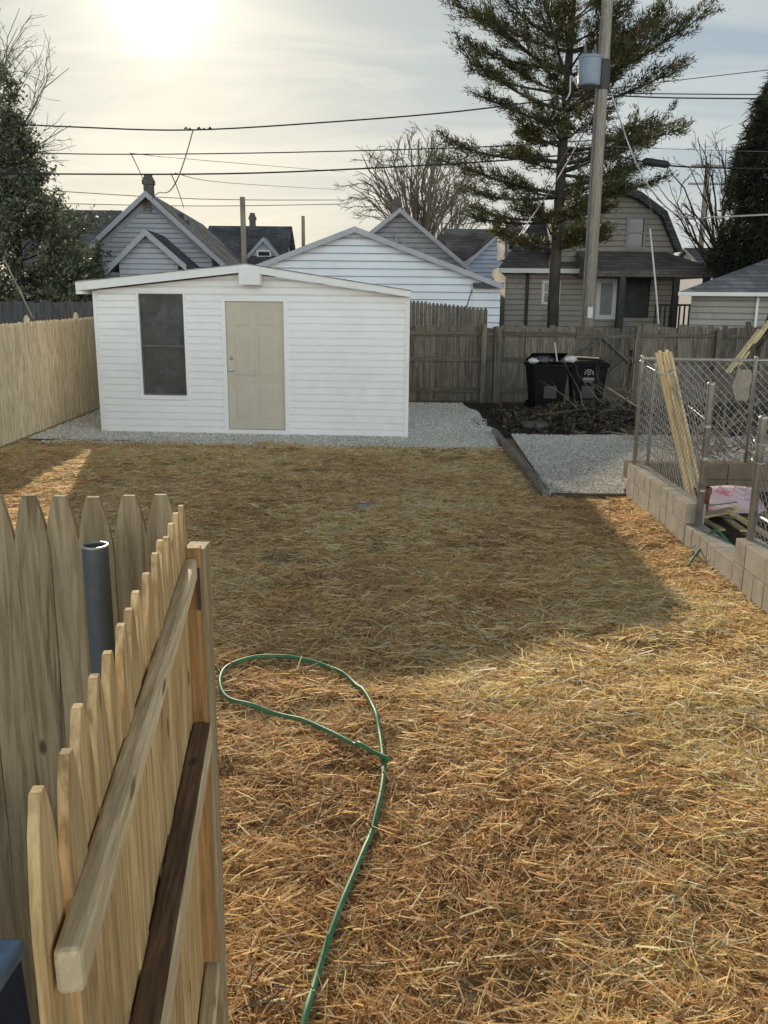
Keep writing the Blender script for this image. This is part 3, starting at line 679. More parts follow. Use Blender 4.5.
# ------------------------------------------------------------ concrete block wall around the pen
bw = empty('block_wall', (2.87, 8.5, 0), 'low tan concrete block wall around the fenced pen', 'wall')
M_blockdark = noisy('shaded_soiled_block', (.20, .155, .105), .2, 6, .95, .8, 90, .006, spec=.1)  # soil plus the back wall's shade put into a darker block colour
def block(x0, x1, y0, y1, z0, z1, mat=None):
    j = random.uniform(-.004, .004)
    MB().box(x0+.003-2.87+j, x1-.003-2.87+j, y0+.003-8.5, y1-.003-8.5, z0+.002, z1-.002).build('block', mat or M_block, bw, bevel=.008)
def course_y(y0, y1, z, offset, x0=2.87, lens=(.2, .4)):
    y = y0; first = offset
    while y < y1-.02:
        l = first if first else random.choice(lens); first = 0; e = min(y+l, y1)
        if y1-e < .08: e = y1
        block(x0, x0+.19, y, e, z, z+.2); y = e
course_y(8.22, 10.35, 0, .2); course_y(8.22, 10.35, .2, .4)
course_y(7.02, 8.22, 0, .4); course_y(5.0, 7.02, 0, .2); course_y(5.0, 7.02, .2, .4)
def course_x(x0, x1, y, z, offset):
    x = x0; first = offset
    while x < x1-.02:
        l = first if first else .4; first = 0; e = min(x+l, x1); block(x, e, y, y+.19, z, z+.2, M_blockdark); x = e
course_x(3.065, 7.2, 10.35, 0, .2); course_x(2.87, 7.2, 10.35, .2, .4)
mb = MB(); mb.add([(3.06, 5, .06), (7.2, 5, .06), (7.2, 10.35, .06), (3.06, 10.35, .06)], [(0, 1, 2, 3)]); tag(mb.build('pen_soil', noisy('dark_pen_soil', (.07, .05, .033), .5, 6, 1, .8, 30, .03)), kind='structure')

# ------------------------------------------------------------ chain link
def mesh_panel(a, b, z0, z1, parent, pitch=.06, r=.0028):
    a = Vector(a); b = Vector(b); d = b-a; L = d.length; d.normalize(); hh = z1-z0; mb = MB(); nrm = Vector((-d.y, d.x, 0))
    s = -hh
    def pt(u, z): return a+d*u+Vector((0, 0, z0+z))
    while s < L:
        for sg in (1, -1):
            u0_, u1_ = (s, s+hh); lo = max(0, -s); hi = min(hh, L-s)
            if hi-lo < .02: continue
            za_, zb_ = (lo, hi) if sg > 0 else (hh-lo, hh-hi)
            p, q = pt(s+lo, za_), pt(s+hi, zb_); p += nrm*(.002*sg); q += nrm*(.002*sg)
            mb.tube([p, q], r, 3, cap=False)
        s += pitch*1.41
    return mb.build('wire_mesh', M_wire, parent)
cl = empty('chain_link_fence', (2.96, 9.3, 0), 'sagging chain link fence panel on the block wall left of the pen opening', 'fence')
def L_(p): return (p[0]-cl.location.x, p[1]-cl.location.y, p[2])
def cpost(parent, x, y, z0, z1, r=.024, lean=(0, 0)):
    mb = MB(); o = parent.location; a = (x-o.x, y-o.y, z0); b = (x-o.x+lean[0], y-o.y+lean[1], z1)
    mb.tube([a, b, (b[0], b[1], z1+.015), (b[0], b[1], z1+.03)], [r, r, r*1.15, r*.5], 12); return mb.build('post', M_galv, parent, smooth=True)
cpost(cl, 2.93, 10.28, .1, 1.58, .024); cpost(cl, 3.06, 10.20, .1, 1.55, .02); cpost(cl, 2.97, 8.15, .05, 1.53, .033)
mesh_panel((2.95-2.96, 10.25-9.3, 0), (2.97-2.96, 8.2-9.3, 0), .40, 1.52, cl)
mb = MB(); mb.tube([(-.02, .95, 1.56), (0, .3, 1.5), (0.01, -.4, 1.30), (.01, -1.12, 1.2)], .004, 6); mb.build('tension_wire', M_galv, cl)
for z in (.55, .85, 1.15): MB().lathe((.01, -1.15, z), [(.037, -.012), (.037, .012)], 12).build('band', M_galv, cl)
cb = empty('back_chain_link', (5.0, 10.45, 0), 'long chain link fence with top rail along the far side of the pen', 'fence')
for x in (2.98, 4.30, 4.85, 6.6): cpost(cb, x, 10.45, .38, 1.62, .02)
mesh_panel((-2.0, 0, 0), (2.2, 0, 0), .42, 1.58, cb, .065)
MB().tube([(-2.02, 0, 1.60), (2.3, 0, 1.60)], .018, 10).build('top_rail', M_galv, cb, smooth=True)
cn = empty('near_chain_link', (2.98, 6.2, 0), 'chain link panel on the nearest stretch of block wall at the right edge', 'fence')
pn = P(745, 535, 7.0)
cpost(cn, 2.97, 6.96, .05, 1.38, .033)
mesh_panel((0, .72, 0), (0.0, -1.2, 0), .42, 1.40, cn)
MB().tube([(0, .72, .62), (0.02, -1.2, .60)], .014, 8).build('bottom_rail', M_galv, cn, smooth=True)
for z in (1.2, 1.05):
    mb = MB(); mb.tube([(-.01+.05*math.cos(a), .76+.05*math.sin(a), z+.02*math.sin(a)) for a in np.linspace(0, 5.5, 14)], .005, 5); mb.build('tie_wire', M_galv, cn)

# ------------------------------------------------------------ things in and around the pen
lb = empty('lumber_bundle', (3.3, 8.35, .06), 'bundle of long pale laths leaning on the chain link fence', 'lumber')
for i in range(5):
    topp = P(656+i*3.5, 352-random.uniform(-2, 4), 9.35+.02*(i%2)); base = Vector((3.14+i*.036, 8.75+.03*(i%2), .06))
    d = topp-base; Ln = d.length; o = MB().box(-.019, .019, -.009, .009, 0, Ln).build('lath', M_lath, lb, bevel=.002)
    o.location = base-lb.location; o.rotation_euler = d.to_track_quat('Z', 'Y').to_euler()
    pass
mb = MB(); q = P(664, 372, 9.25)-lb.location; mb.tube([(q.x+.10*math.cos(a), q.y+.05*math.sin(a), q.z+.02*math.cos(a*2)) for a in np.linspace(0, 6.28, 16)], .008, 5); mb.build('wire_tie', M_wire, lb)
pk = [G(694, 499, .30), G(745, 496, .30), G(752, 505, .22), G(738, 510, .2), G(702, 509, .2)]
# pink and white board: bowed sheet
mb = MB(); c0 = G(717, 500, .2); nu, nv = 14, 8
for i in range(nu+1):
    for j in range(nv+1):
        u = i/nu-.5; v = j/nv-.5; mb.v.append((c0.x+u*.95+v*.2, c0.y+v*.95, .18+.03*(1-4*u*u)+.08*v+.02*math.sin(5*u)))
nb = len(mb.v)
mb.v += [(x, y, z-.012) for x, y, z in mb.v[:nb]]
for i in range(nu):
    for j in range(nv):
        a = i*(nv+1)+j; mb.f.append((a, a+nv+1, a+nv+2, a+1)); mb.f.append((a+nb, a+1+nb, a+nv+2+nb, a+nv+1+nb))
for i in range(nu):
    for j in (0, nv):
        a = i*(nv+1)+j; mb.f.append((a, a+nv+1, a+nv+1+nb, a+nb))
for j in range(nv):
    for i in (0, nu):
        a = i*(nv+1)+j; mb.f.append((a, a+1, a+1+nb, a+nb))
tag(mb.build('plastic_sled', M_pink, smooth=True, origin=(c0.x, c0.y, .06)), 'bowed pink and white plastic sheet lying inside the pen', 'plastic sheet')
def plank(name, a, b, w, th, mat, label, cat='plank', group=None, up=(0, 0, 1)):
    a = Vector(a); b = Vector(b); d = b-a; o = MB().box(0, d.length, -w/2, w/2, -th/2, th/2).build(name, mat, bevel=.003)
    o.location = a; o.rotation_euler = d.to_track_quat('X', 'Z').to_euler(); return tag(o, label, cat, group)
plank('plank', G(687, 519, .24), G(739, 508, .27), .12, .022, M_plank, 'pale plank laid across the opening of the block wall', group='loose planks in the pen')
plank('plank', G(728, 511, .30), G(775, 540, .27), .05, .03, M_lath, 'splintered pale stick slanting down behind the near post', group='loose planks in the pen')
plank('plank', G(706, 513, .22), G(760, 521, .14), .09, .022, M_scrap, 'dark plank on the pen soil under the splintered stick', group='loose planks in the pen')
gh = [G(688, 510, .27), G(705, 506, .28), G(722, 504, .29), G(737, 502, .28)]
tag(MB().tube(catmull(gh, 4), .008, 6).build('green_rope', M_hose, smooth=True), 'short green rope lying along the back of the pale plank', 'rope')
gh = [G(688, 566, .02), G(697, 553, .06), G(708, 539, .14), G(713, 531, .23), G(718, 531, .25), G(724, 537, .22), G(732, 545, .17), G(742, 549, .12)]
tag(MB().tube(catmull(gh, 6), .012, 8).build('hose_end', M_hose, smooth=True), 'green hose end hanging over the low block wall onto the straw', 'hose')
for k_, (a_, b_) in enumerate((((690, 512), (722, 530)), ((727, 519), (744, 531)), ((752, 520), (768, 512)))):
    plank('plank', G(*a_, .13+.03*k_), G(*b_, .16+.03*k_), .07, .02, (M_plank, M_lath, M_scrap)[k_], ['short pale board lying on the pen soil under the laid plank', 'narrow light offcut beside the nearer fence post', 'dark offcut behind the nearest chain link panel'][k_], group='loose planks in the pen')
for k_, pts_ in enumerate((((712, 531), (700, 541), (692, 549)), ((715, 531), (711, 545), (708, 560)))):
    g_ = catmull([G(x_, y_, z_) for (x_, y_), z_ in zip(pts_, (.235, .12, .05))], 5)
    tag(MB().tube(g_, .004, 5).build('green_twine', M_hose, origin=g_[0]), ['thin green twine trailing left over the low block wall', 'thin green twine hanging straight down the low block wall'][k_], 'twine')
pt = P(702, 486, 8.9)
mb = MB(); mb.lathe((pt.x, 8.9, .10), [(.07, 0), (.09, .25), (.10, .26), (.10, .32), (.085, .32), (.08, .1)], 16)
tag(mb.build('flower_pot', M_rust, origin=(pt.x, 8.9, .1), smooth=True), 'small rusty brown pot beside the pink and white sheet', 'pot')
# clutter between pen and alley fence: leaning planks, branches, hanging rag
lean = [((760, 398), (748, 322), 12.6), ((728, 372), (760, 330), 12.2), ((752, 372), (775, 300), 13.5), ((738, 365), (772, 318), 13.2), ((745, 380), (768, 330), 13.8), ((700, 385), (768, 335), 13.0), ((757, 350), (790, 300), 13.4)]
for i, (a, b, Y_) in enumerate(lean):
    plank('leaning_board', P(*a, Y_), P(*b, Y_+.5), .07, .03, M_lath if i in (1, 3) else M_scrap,
          ['pale upright board standing behind the pen near the right edge', 'thin grey board slanting low behind the chain link', 'dark board leaning steeply at the right edge behind the pen', 'pale lath leaning behind the pen near the right edge', 'short dark board leaning beside the pale lath',
           'long pale lath slanting across behind the chain link', 'dark board leaning furthest right behind the pen'][i], 'board', 'boards leaning behind the pen')
def branchy(name, root, n, ln, label, seed, mat=None, cat='branches', up=.5, r0=.014):
    rr = random.Random(seed); mb = MB()
    for i in range(n):
        p = Vector(root)+Vector((rr.uniform(-.7, .7), rr.uniform(-.3, .3), rr.uniform(0, .1)))*min(1, ln*1.2); d = Vector((rr.uniform(-1, 1), rr.uniform(-.5, .5), rr.uniform(.1, up*2))).normalized(); pts = [p]
        for k in range(5):
            d = (d+Vector((rr.uniform(-.3, .3), rr.uniform(-.3, .3), rr.uniform(-.25, .15)))).normalized(); pts.append(pts[-1]+d*ln/5)
            if rr.random() < .6:
                e = (d+Vector((rr.uniform(-.8, .8), rr.uniform(-.8, .8), rr.uniform(-.3, .5)))).normalized(); mb.tube([pts[-1], pts[-1]+e*ln*.25], [r0*.35, r0*.15], 3, cap=False)
        mb.tube(pts, [r0*(1-.17*k) for k in range(6)], 4, cap=False)
    return tag(mb.build(name, mat or M_twig, origin=root), label, cat)
branchy('brush_heap', (4.3, 16.5, .15), 34, 1.0, 'tangle of dark sticks on top of the debris heap', 91, cat='brush', up=.5, r0=.012)
q = G(229, 1000); branchy('dead_weed', (q.x, q.y, 0), 16, .16, 'small dark dead weed at the foot of the gate post', 77, mat=M_black, cat='weed', r0=.004, up=.5)
branchy('brush_pile', (4.9, 13.1, .0), 46, 1.3, 'tangle of cut branches heaped behind the pen', 5, up=.9, cat='brush pile')
branchy('dry_weeds', (3.45, 9.5, .06), 24, .5, 'dry twiggy weeds growing inside the pen beside the laths', 8, cat='weeds', r0=.006)
branchy('dry_weeds', (4.2, 10.9, .0), 60, .9, 'dense dry weeds standing behind the chain link fence', 9, cat='weeds', r0=.007, up=1.4)
rg = P(716, 385, 11.2)
mb = MB()
for i in range(7):
    for j in range(9):
        v = j/8; wv = .11*(1-.35*abs(v-.45)*2); mb.v.append((rg.x+(i/6-.5)*2*wv+.02*math.sin(j), 10.38+.02*math.sin(i*2+j), 1.50-.36*v))
mb.f = [(i*9+j, (i+1)*9+j, (i+1)*9+j+1, i*9+j+1) for i in range(6) for j in range(8)]
tag(mb.build('rag', noisy('beige_cloth', (.36, .31, .24), .2, 10, .9, .3), smooth=True, origin=(rg.x, 10.38, 1.5)), 'beige cloth hanging on the chain link behind the pen', 'cloth')

# ------------------------------------------------------------ trash carts
def cart(px, Yc, w, label, rz, lid_open, emblem):
    b = P(px, 405, Yc); t = empty('trash_cart', (b.x, Yc, 0), label, 'trash cart', rz, 'trash carts at the alley fence')
    h = 1.0; hw = w/2
    taper(-hw, hw, -.36, .36, .05, h, .74).build('body', M_bin, t, bevel=.02)
    MB().box(-hw-.025, hw+.025, -.385, .385, h-.05, h+.005).build('rim', M_bin, t, bevel=.01)
    mb = MB(); mb.tube([(-hw*.7, .38, h-.02), (-hw*.7, .47, h-.03), (hw*.7, .47, h-.03), (hw*.7, .38, h-.02)], .018, 8); mb.build('handle', M_bin, t)
    mb = MB()
    if lid_open: mb.add([(-hw, .38, h+.02), (hw, .38, h+.02), (hw, -.20, h+.2), (-hw, -.20, h+.2), (-hw, .38, h+.04), (hw, .38, h+.04), (hw, -.20, h+.22), (-hw, -.20, h+.22)], [(0, 1, 2, 3), (7, 6, 5, 4), (0, 4, 5, 1), (1, 5, 6, 2), (2, 6, 7, 3), (3, 7, 4, 0)])
    else: mb.prism([(-hw-.03, h+.006), (hw+.03, h+.006), (hw*.92, h+.05), (hw*.5, h+.075), (-hw*.5, h+.075), (-hw*.92, h+.05)], -.40, .40)
    mb.build('lid', M_bin, t, bevel=.008)
    for s in (-1, 1):
        w_ = MB().tube([(s*(hw*.72), .30, .12), (s*(hw*.72+.06), .30, .12)], .12, 18).build('wheel', M_bin, t)
    mb = MB(); mb.box(-.13, .13, -.335, -.30, .33, .58); mb.build('front_panel', M_black, t, bevel=.01)
    if emblem:
        mb = MB(); zc_, yc = .80, -.352
        def bar(a, c, th): mb.beam((a[0], yc+(a[1]-.8)*-.1, a[1]), (c[0], yc+(c[1]-.8)*-.1, c[1]), .006, th, up=(0, 1, 0))
        for k in range(10):
            a0_ = math.pi*k/10; a1_ = math.pi*(k+1)/10; mb.beam((.085*math.cos(a0_), yc, .80+.10*math.sin(a0_)), (.085*math.cos(a1_), yc, .80+.10*math.sin(a1_)), .006, .02, up=(0, 0, 1) if abs(math.cos(a0_)) < .7 else (1, 0, 0))
        for a0_ in (90, 210, 330):
            p = (.035*math.cos(rad(a0_)), yc-.003, .83+.035*math.sin(rad(a0_))); q = (.035*math.cos(rad(a0_+95)), yc-.003, .83+.035*math.sin(rad(a0_+95))); mb.beam(p, q, .006, .018, up=(0, 0, 1))
        for k in range(6): mb.box(-.105+.036*k, -.078+.036*k, yc-.004, yc+.03, .69, .745)
        mb.box(-.09, .09, yc+.006, yc+.03, .655, .665)
        mb.build('emblem', M_emb, t)
    return t
c1 = cart(545, 18.0, .72, 'black trash cart with lid propped up by overflowing rubbish', rad(5), True, False)
c2 = cart(585, 18.1, .74, 'closed black trash cart with white printed emblem', rad(-6), False, True)
for ch in c2.children:
    pass
def blob(name, c, r, sq, mat, label, cat, seed, sub=3, amp=.35):
    bm = bmesh.new(); bmesh.ops.create_icosphere(bm, subdivisions=sub, radius=1)
    for v in bm.verts:
        k = 1+amp*mnoise.noise(v.co*1.8+Vector((seed*7, 0, 0)))+amp*.4*mnoise.noise(v.co*5+Vector((seed, 3, 0)))
        v.co = Vector((v.co.x*r*k, v.co.y*r*k*.8, v.co.z*r*sq*k))
    me = bpy.data.meshes.new(name); bm.to_mesh(me); bm.free(); me.materials.append(mat); me.polygons.foreach_set('use_smooth', [True]*len(me.polygons))
    o = bpy.data.objects.new(name, me); COL.objects.link(o); o.location = c; return tag(o, label, cat)
blob('trash_bag', (c1.location.x-.12, 17.85, 1.08), .22, .55, M_bag, 'black trash bag bulging from the top of the open cart', 'trash bag', 1)
blob('white_bag', (c1.location.x+.42, 17.8, 1.10), .13, .5, M_paper, 'crumpled white bag resting between the two carts', 'bag', 2)
blob('white_bag', (c1.location.x-.32, 17.75, 1.07), .10, .5, M_paper, 'crumpled white bag on the left rim of the open cart', 'bag', 3)
plank('stick', (c1.location.x+.16, 17.8, 1.05), (c1.location.x+.08, 17.75, 1.42), .03, .02, M_paper, 'pale stick poking up out of the open cart', 'stick')
plank('stick', (c1.location.x+.45, 17.9, 1.15), (c1.location.x+1.0, 17.9, 1.12), .03, .02, M_lath, 'thin stick lying on the lid of the closed cart', 'stick')
# debris heap
def mound(x, y): return .30*np.exp(-((x-4.1)/1.5)**2-((y-16.7)/.75)**2)+.10*(vnoise(x, y, 4, 30)-.3)*np.exp(-((x-4.2)/2.0)**4-((y-17)/1.5)**4)
n = 8500; x = rng.normal(4.0, 1.3, n); y = rng.normal(16.6, .65, n); k = (y > 15.1) & (y < 19.4) & (x > 2.1) & (x < 7); x, y = x[k], y[k]; n = len(x)
pal = np.array([(.10, .075, .05), (.05, .04, .03), (.18, .14, .10), (.07, .065, .055), (.27, .24, .20), (.12, .10, .05)])
col = pal[rng.choice(6, n, p=[.28, .3, .14, .16, .05, .07])]*rng.uniform(.7, 1.2, (n, 1))
v_, f_, c_ = ribbons(x, y, mound(x, y)+rng.uniform(0, .06, n), rng.uniform(0, 6.28, n), rng.normal(0, .5, n), rng.uniform(.05, .22, n), rng.uniform(.01, .07, n), col)
nxm, nym = 50, 30; XX, YY = np.meshgrid(np.linspace(1.6, 9.4, nxm), np.linspace(14.7, 19.7, nym), indexing='ij'); ZZ = np.maximum(mound(XX, YY)-.012, 0)+.005
Im = np.arange(nxm*nym).reshape(nxm, nym); Fm = np.stack([Im[:-1, :-1], Im[1:, :-1], Im[1:, 1:], Im[:-1, 1:]], -1).reshape(-1, 4)
tag(np_mesh('dirt_heap', np.stack([XX, YY, ZZ], -1).reshape(-1, 3), Fm, noisy('dark_dirt', (.045, .036, .028), .5, 6, 1, .8, 30, .03), smooth=True), kind='structure')
tag(np_mesh('debris', v_, f_, M_litter, c_), kind='stuff')
sb = [((2.9, 16.2, .22), (4.2, 16.5, .34), 'dark board lying flat on the left of the debris heap'), ((4.3, 15.9, .16), (5.0, 16.8, .5), 'board tilted up out of the middle of the debris heap'),
      ((4.0, 16.2, .3), (4.55, 16.0, .62), 'thin stick crossing upright in front of the closed cart'), ((4.6, 16.0, .35), (4.05, 16.3, .70), 'pale stick crossing the thin stick in front of the cart'),
      ((4.9, 15.8, .2), (6.1, 16.3, .35), 'long dark board at the right of the debris heap'), ((5.0, 16.6, .3), (5.9, 15.8, .22), 'board lying across the right end of the heap')]
for i, (a, b, l) in enumerate(sb): plank('scrap_board', a, b, .035 if i in (2, 3) else .14, .02, M_plank if i in (3,) else M_scrap, l, 'board', 'boards in the debris heap')
bs = P(535, 430, 15.7)
mb = MB(); mb.lathe((bs.x, 15.75, .01), [(.16, 0), (.235, .03), (.245, .07), (.20, .115), (.08, .135)], 20); mb.v = [(bs.x+(x-bs.x)*1.15, y, z) for x, y, z in mb.v]
tag(mb.build('plastic_basin', noisy('dusty_basin', (.10, .095, .085), .25, 5, .7, .3), origin=(bs.x, 15.75, 0), smooth=True), 'overturned dusty basin in front of the debris heap', 'basin')

# ------------------------------------------------------------ neighbours' buildings
# white garage behind the shed
gar, q = gable_house('white_garage', 'long white vinyl garage with broad low gable just behind the shed', 'garage', 25, (355, 227), (205, 285), (502, 284), 8, M_garage, M_shgrey, M_graytrim, course=.2, over=.25, inset=.55, th=.10)
a = loc(gar, 473, 282, 25); b = loc(gar, 501, 320, 25)
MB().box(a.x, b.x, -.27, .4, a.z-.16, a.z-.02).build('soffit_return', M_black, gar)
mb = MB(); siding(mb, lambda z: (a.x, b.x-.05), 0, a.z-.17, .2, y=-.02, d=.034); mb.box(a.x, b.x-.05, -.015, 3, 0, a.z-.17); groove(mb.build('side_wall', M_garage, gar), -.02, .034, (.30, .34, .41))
# grey gabled house at left
gh_, q = gable_house('grey_house', 'grey house with steep gable, small front gable and brick chimney behind the shed', 'house', 32, (148, 192), (74, 264), (226, 264), 14, M_grayhouse, M_shgrey, M_graytrim, rot=rad(4), course=.16, over=.5, inset=.5, frieze=True)
chimney(gh_, 143.5, 153.5, 174, 192, 33)
mb = MB(); A2 = loc(gh_, 145, 229, 28.6); L2 = loc(gh_, 108, 267, 28.6); R2 = loc(gh_, 186, 265, 28.6)
for e in (L2, R2): mb.prism([(A2.x, A2.z), (e.x, e.z), (e.x, e.z-.14), (A2.x, A2.z-.14)], A2.y, A2.y+4.6)
fg = mb.build('porch_roof', M_shdark, gh_)
mb = MB()
for e in (L2, R2): mb.prism([(A2.x, A2.z+.01), (e.x, e.z+.01), (e.x, e.z-.2), (A2.x, A2.z-.2)], A2.y-.04, A2.y-.003)
mb.build('rake_board', M_graytrim, fg)
mb = MB(); sl2 = (A2.z-L2.z)/(A2.x-L2.x); sr2 = (A2.z-R2.z)/(R2.x-A2.x); zt2 = A2.z-.15
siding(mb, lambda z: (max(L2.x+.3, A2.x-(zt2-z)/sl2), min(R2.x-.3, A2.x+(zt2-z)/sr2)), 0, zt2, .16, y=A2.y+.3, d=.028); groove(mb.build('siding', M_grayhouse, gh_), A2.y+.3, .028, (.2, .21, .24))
v0 = loc(gh_, 143, 200, 32); v1 = loc(gh_, 152, 212, 32)
MB().box(v0.x, v1.x, -.07, -.03, v1.z, v0.z).build('gable_vent', M_shgrey, gh_)
mb = MB()
for (px, py) in ((166, 208), (172, 216), (180, 215), (186, 222)):
    p = loc(gh_, px, py, 35)
    mb.box(p.x-.12, p.x+.12, p.y-.12, p.y+.12, p.z-.5, p.z+.05)
mb.build('roof_vent', M_shdark, gh_)
p = P(150, 200, 31.4)-P(148, 192, 31.4)
def ridge_house(name, label, Y, xl, xr, yr, ye, depth, roofm, wallm, cat='house'):
    """house whose ridge runs across the view"""
    a = P(xl, yr, Y+depth/2); b = P(xr, yr, Y+depth/2); e = P((xl+xr)/2, ye, Y)
    m = (a.x+b.x)/2; hw = (b.x-a.x)/2; t = empty(name, (m, Y, 0), label, cat); zr_, ze = (a.z+b.z)/2, e.z
    mb = MB()
    mb.add([(-hw, -.3, ze), (hw, -.3, ze), (hw, depth/2, zr_), (-hw, depth/2, zr_), (hw, depth+.3, ze), (-hw, depth+.3, ze),
            (-hw, -.3, ze-.15), (hw, -.3, ze-.15), (hw, depth/2, zr_-.15), (-hw, depth/2, zr_-.15), (hw, depth+.3, ze-.15), (-hw, depth+.3, ze-.15)],
           [(0, 1, 2, 3), (3, 2, 4, 5), (6, 9, 8, 7), (9, 11, 10, 8), (0, 6, 7, 1), (5, 4, 10, 11), (1, 7, 8, 2), (2, 8, 10, 4), (0, 3, 9, 6), (3, 5, 11, 9)])
    mb.build('roof', roofm, t)
    mb = MB(); k = hw-.3
    prof = [(0, 0), (depth, 0), (depth, ze-.12), (depth/2, zr_-.16), (0, ze-.12)]
    mb.add([(-k, y_, z_) for y_, z_ in prof]+[(k, y_, z_) for y_, z_ in prof], [(0, 1, 2, 3, 4), (9, 8, 7, 6, 5)]+[(i, (i+1) % 5, (i+1) % 5+5, i+5) for i in range(5)])
    mb.build('wall', wallm, t); return t
r1 = ridge_house('far_house', 'distant house with dark roof and small white dormer right of the grey house', 46, 209, 292, 226, 268, 7, M_shdark, M_grayhouse)
chimney(r1, 249.5, 255.5, 213, 226, 49.5)
A3 = loc(r1, 263, 237, 46.5); L3 = loc(r1, 247, 255, 46.5); R3_ = loc(r1, 279, 255, 46.5); mb = MB()
for e in (L3, R3_): mb.prism([(A3.x, A3.z), (e.x, e.z), (e.x, e.z-.22), (A3.x, A3.z-.22)], A3.y, A3.y+3)
mb.build('dormer_roof', M_graytrim, r1); mb = MB(); mb.prism([(A3.x, A3.z-.15), (L3.x+.1, L3.z-.1), (L3.x+.1, L3.z-2), (R3_.x-.1, R3_.z-2), (R3_.x-.1, R3_.z-.1)], A3.y+.25, A3.y+3); mb.build('dormer_wall', M_grayhouse, r1)
window(r1, A3.x-.28, A3.x+.28, A3.z-1.15, A3.z-.7, y=A3.y+.2, fr=.08)
ridge_house('far_house', 'distant dark roof between the evergreen and the grey house', 50, 30, 122, 210, 270, 7, M_shdark, M_grayhouse)
# white house behind the garage
wh, q = gable_house('pale_house', 'pale house with steep gable and dark rake behind the white garage', 'house', 38, (400, 208), (352, 246), (470, 268), 9, M_backhouse, M_shdark, M_graytrim, course=.2, over=.3, inset=.25)
chimney(wh, 393, 401, 197, 208, 42)
a = loc(wh, 397, 236, 38); b = loc(wh, 403, 246, 38); window(wh, a.x, b.x, b.z, a.z, y=-.02, fr=.05, mid=False, trim=M_graytrim, glass=M_shgrey, name='vent')
chimney(wh, 436, 444, 236, 245, 40)
ridge_house('brown_roof_house', 'house with brown shingle roof between the pale and the blue house', 47, 444, 520, 229, 270, 8, M_shbrown, M_backhouse)
bh, q = gable_house('blue_house', 'pale blue house gable with white rake half hidden by the pine', 'house', 44, (508, 224), (462, 266), (556, 268), 9, M_bluehouse, M_shdark, M_graytrim, course=.2, over=.3, inset=.3)
chimney(bh, 493.5, 500.5, 218, 232, 47)
# beige gambrel house
HY = 30.0
def xz(px, py, Y=HY): p = P(px, py, Y); return p.x, p.z
gb = empty('gambrel_house', (P(600, 300, HY).x, HY, 0), 'beige house with gambrel gable and dark porch roof behind the utility pole', 'house')
ox = gb.location.x
outl = [(550, 252), (562, 213), (587, 194), (613, 183), (639, 193), (664, 212), (680, 252)]
out = [(x-ox, z) for x, z in (xz(*p) for p in outl)]
def inset_poly(pts, k):
    cx_ = sum(p[0] for p in pts)/len(pts); zb_ = pts[0][1]; return [(cx_+(x-cx_)*(1-k), zb_+(z-zb_)*(1-k*1.3)) for x, z in pts]
inn_ = inset_poly(out, .09)
mb = MB(); n_ = len(out); D2 = 4.5
vs = [(x, -.35, z) for x, z in out]+[(x, D2, z) for x, z in out]+[(x, -.35, z) for x, z in inn_]+[(x, D2, z) for x, z in inn_]
for i in range(n_-1):
    mb.f += [(i, i+1, n_+i+1, n_+i), (2*n_+i, 3*n_+i, 3*n_+i+1, 2*n_+i+1), (i, 2*n_+i, 2*n_+i+1, i+1)]
mb.v = vs; mb.build('roof', M_shdark, gb)
zs = [z for x, z in inn_]; xsL = [(z, x) for x, z in inn_[:4]]; xsR = [(z, x) for x, z in inn_[3:]][::-1]
def interp(tab, z):
    for (z0_, x0_), (z1_, x1_) in zip(tab, tab[1:]):
        if z0_ <= z <= z1_: return x0_+(x1_-x0_)*(z-z0_)/(z1_-z0_+1e-9)
    return tab[0][1] if z < tab[0][0] else tab[-1][1]
w0 = xz(629.5, 218.5); w1 = xz(642, 247)
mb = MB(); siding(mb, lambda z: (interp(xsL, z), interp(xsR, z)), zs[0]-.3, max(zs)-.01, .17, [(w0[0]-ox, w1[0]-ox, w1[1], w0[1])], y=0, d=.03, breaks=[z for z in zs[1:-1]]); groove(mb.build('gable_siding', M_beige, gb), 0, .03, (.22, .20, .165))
window(gb, w0[0]-ox, w1[0]-ox, w1[1], w0[1], y=-.03, fr=.09, trim=noisy('aged_trim', (.36, .35, .33), .1, 2))
MB().prism([(x, z) for x, z in [(inn_[0][0], zs[0]-.2)]+inn_[1:-1]+[(inn_[-1][0], zs[-1]-.2)]], .04, D2-.1).build('wall', M_beige, gb)
# ground floor
xl_, xr_ = xz(505, 300)[0]-ox, xz(672, 300)[0]-ox; ztop = xz(600, 266)[1]
dwa = xz(601, 283); dwb = xz(611, 315); wna = xz(544.5, 283); wnb = xz(557, 302); dka = xz(620, 275); dkb = xz(648, 318)
opn = [(dwa[0]-ox, dwb[0]-ox, dwb[1], dwa[1]), (wna[0]-ox, wnb[0]-ox, wnb[1], wna[1]), (dka[0]-ox, dkb[0]-ox, dkb[1], dka[1])]
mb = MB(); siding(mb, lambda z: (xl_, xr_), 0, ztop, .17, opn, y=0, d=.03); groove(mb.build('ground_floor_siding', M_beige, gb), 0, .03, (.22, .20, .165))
MB().box(xl_, xr_, .06, 4, 0, ztop-.02).build('ground_floor_wall', M_beige, gb)
MB().box(dka[0]-ox, dkb[0]-ox, .01, .05, dkb[1], dka[1]).build('entry_shade', M_black, gb)  # flat black sheet stands in for the shade of the entry
window(gb, *[wna[0]-ox, wnb[0]-ox, wnb[1], wna[1]], y=-.03, fr=.08, glass=M_glass)
dd = window(gb, *[dwa[0]-ox, dwb[0]-ox, dwb[1], dwa[1]], y=-.02, fr=.14, glass=M_curtain, name='door', mid=False)
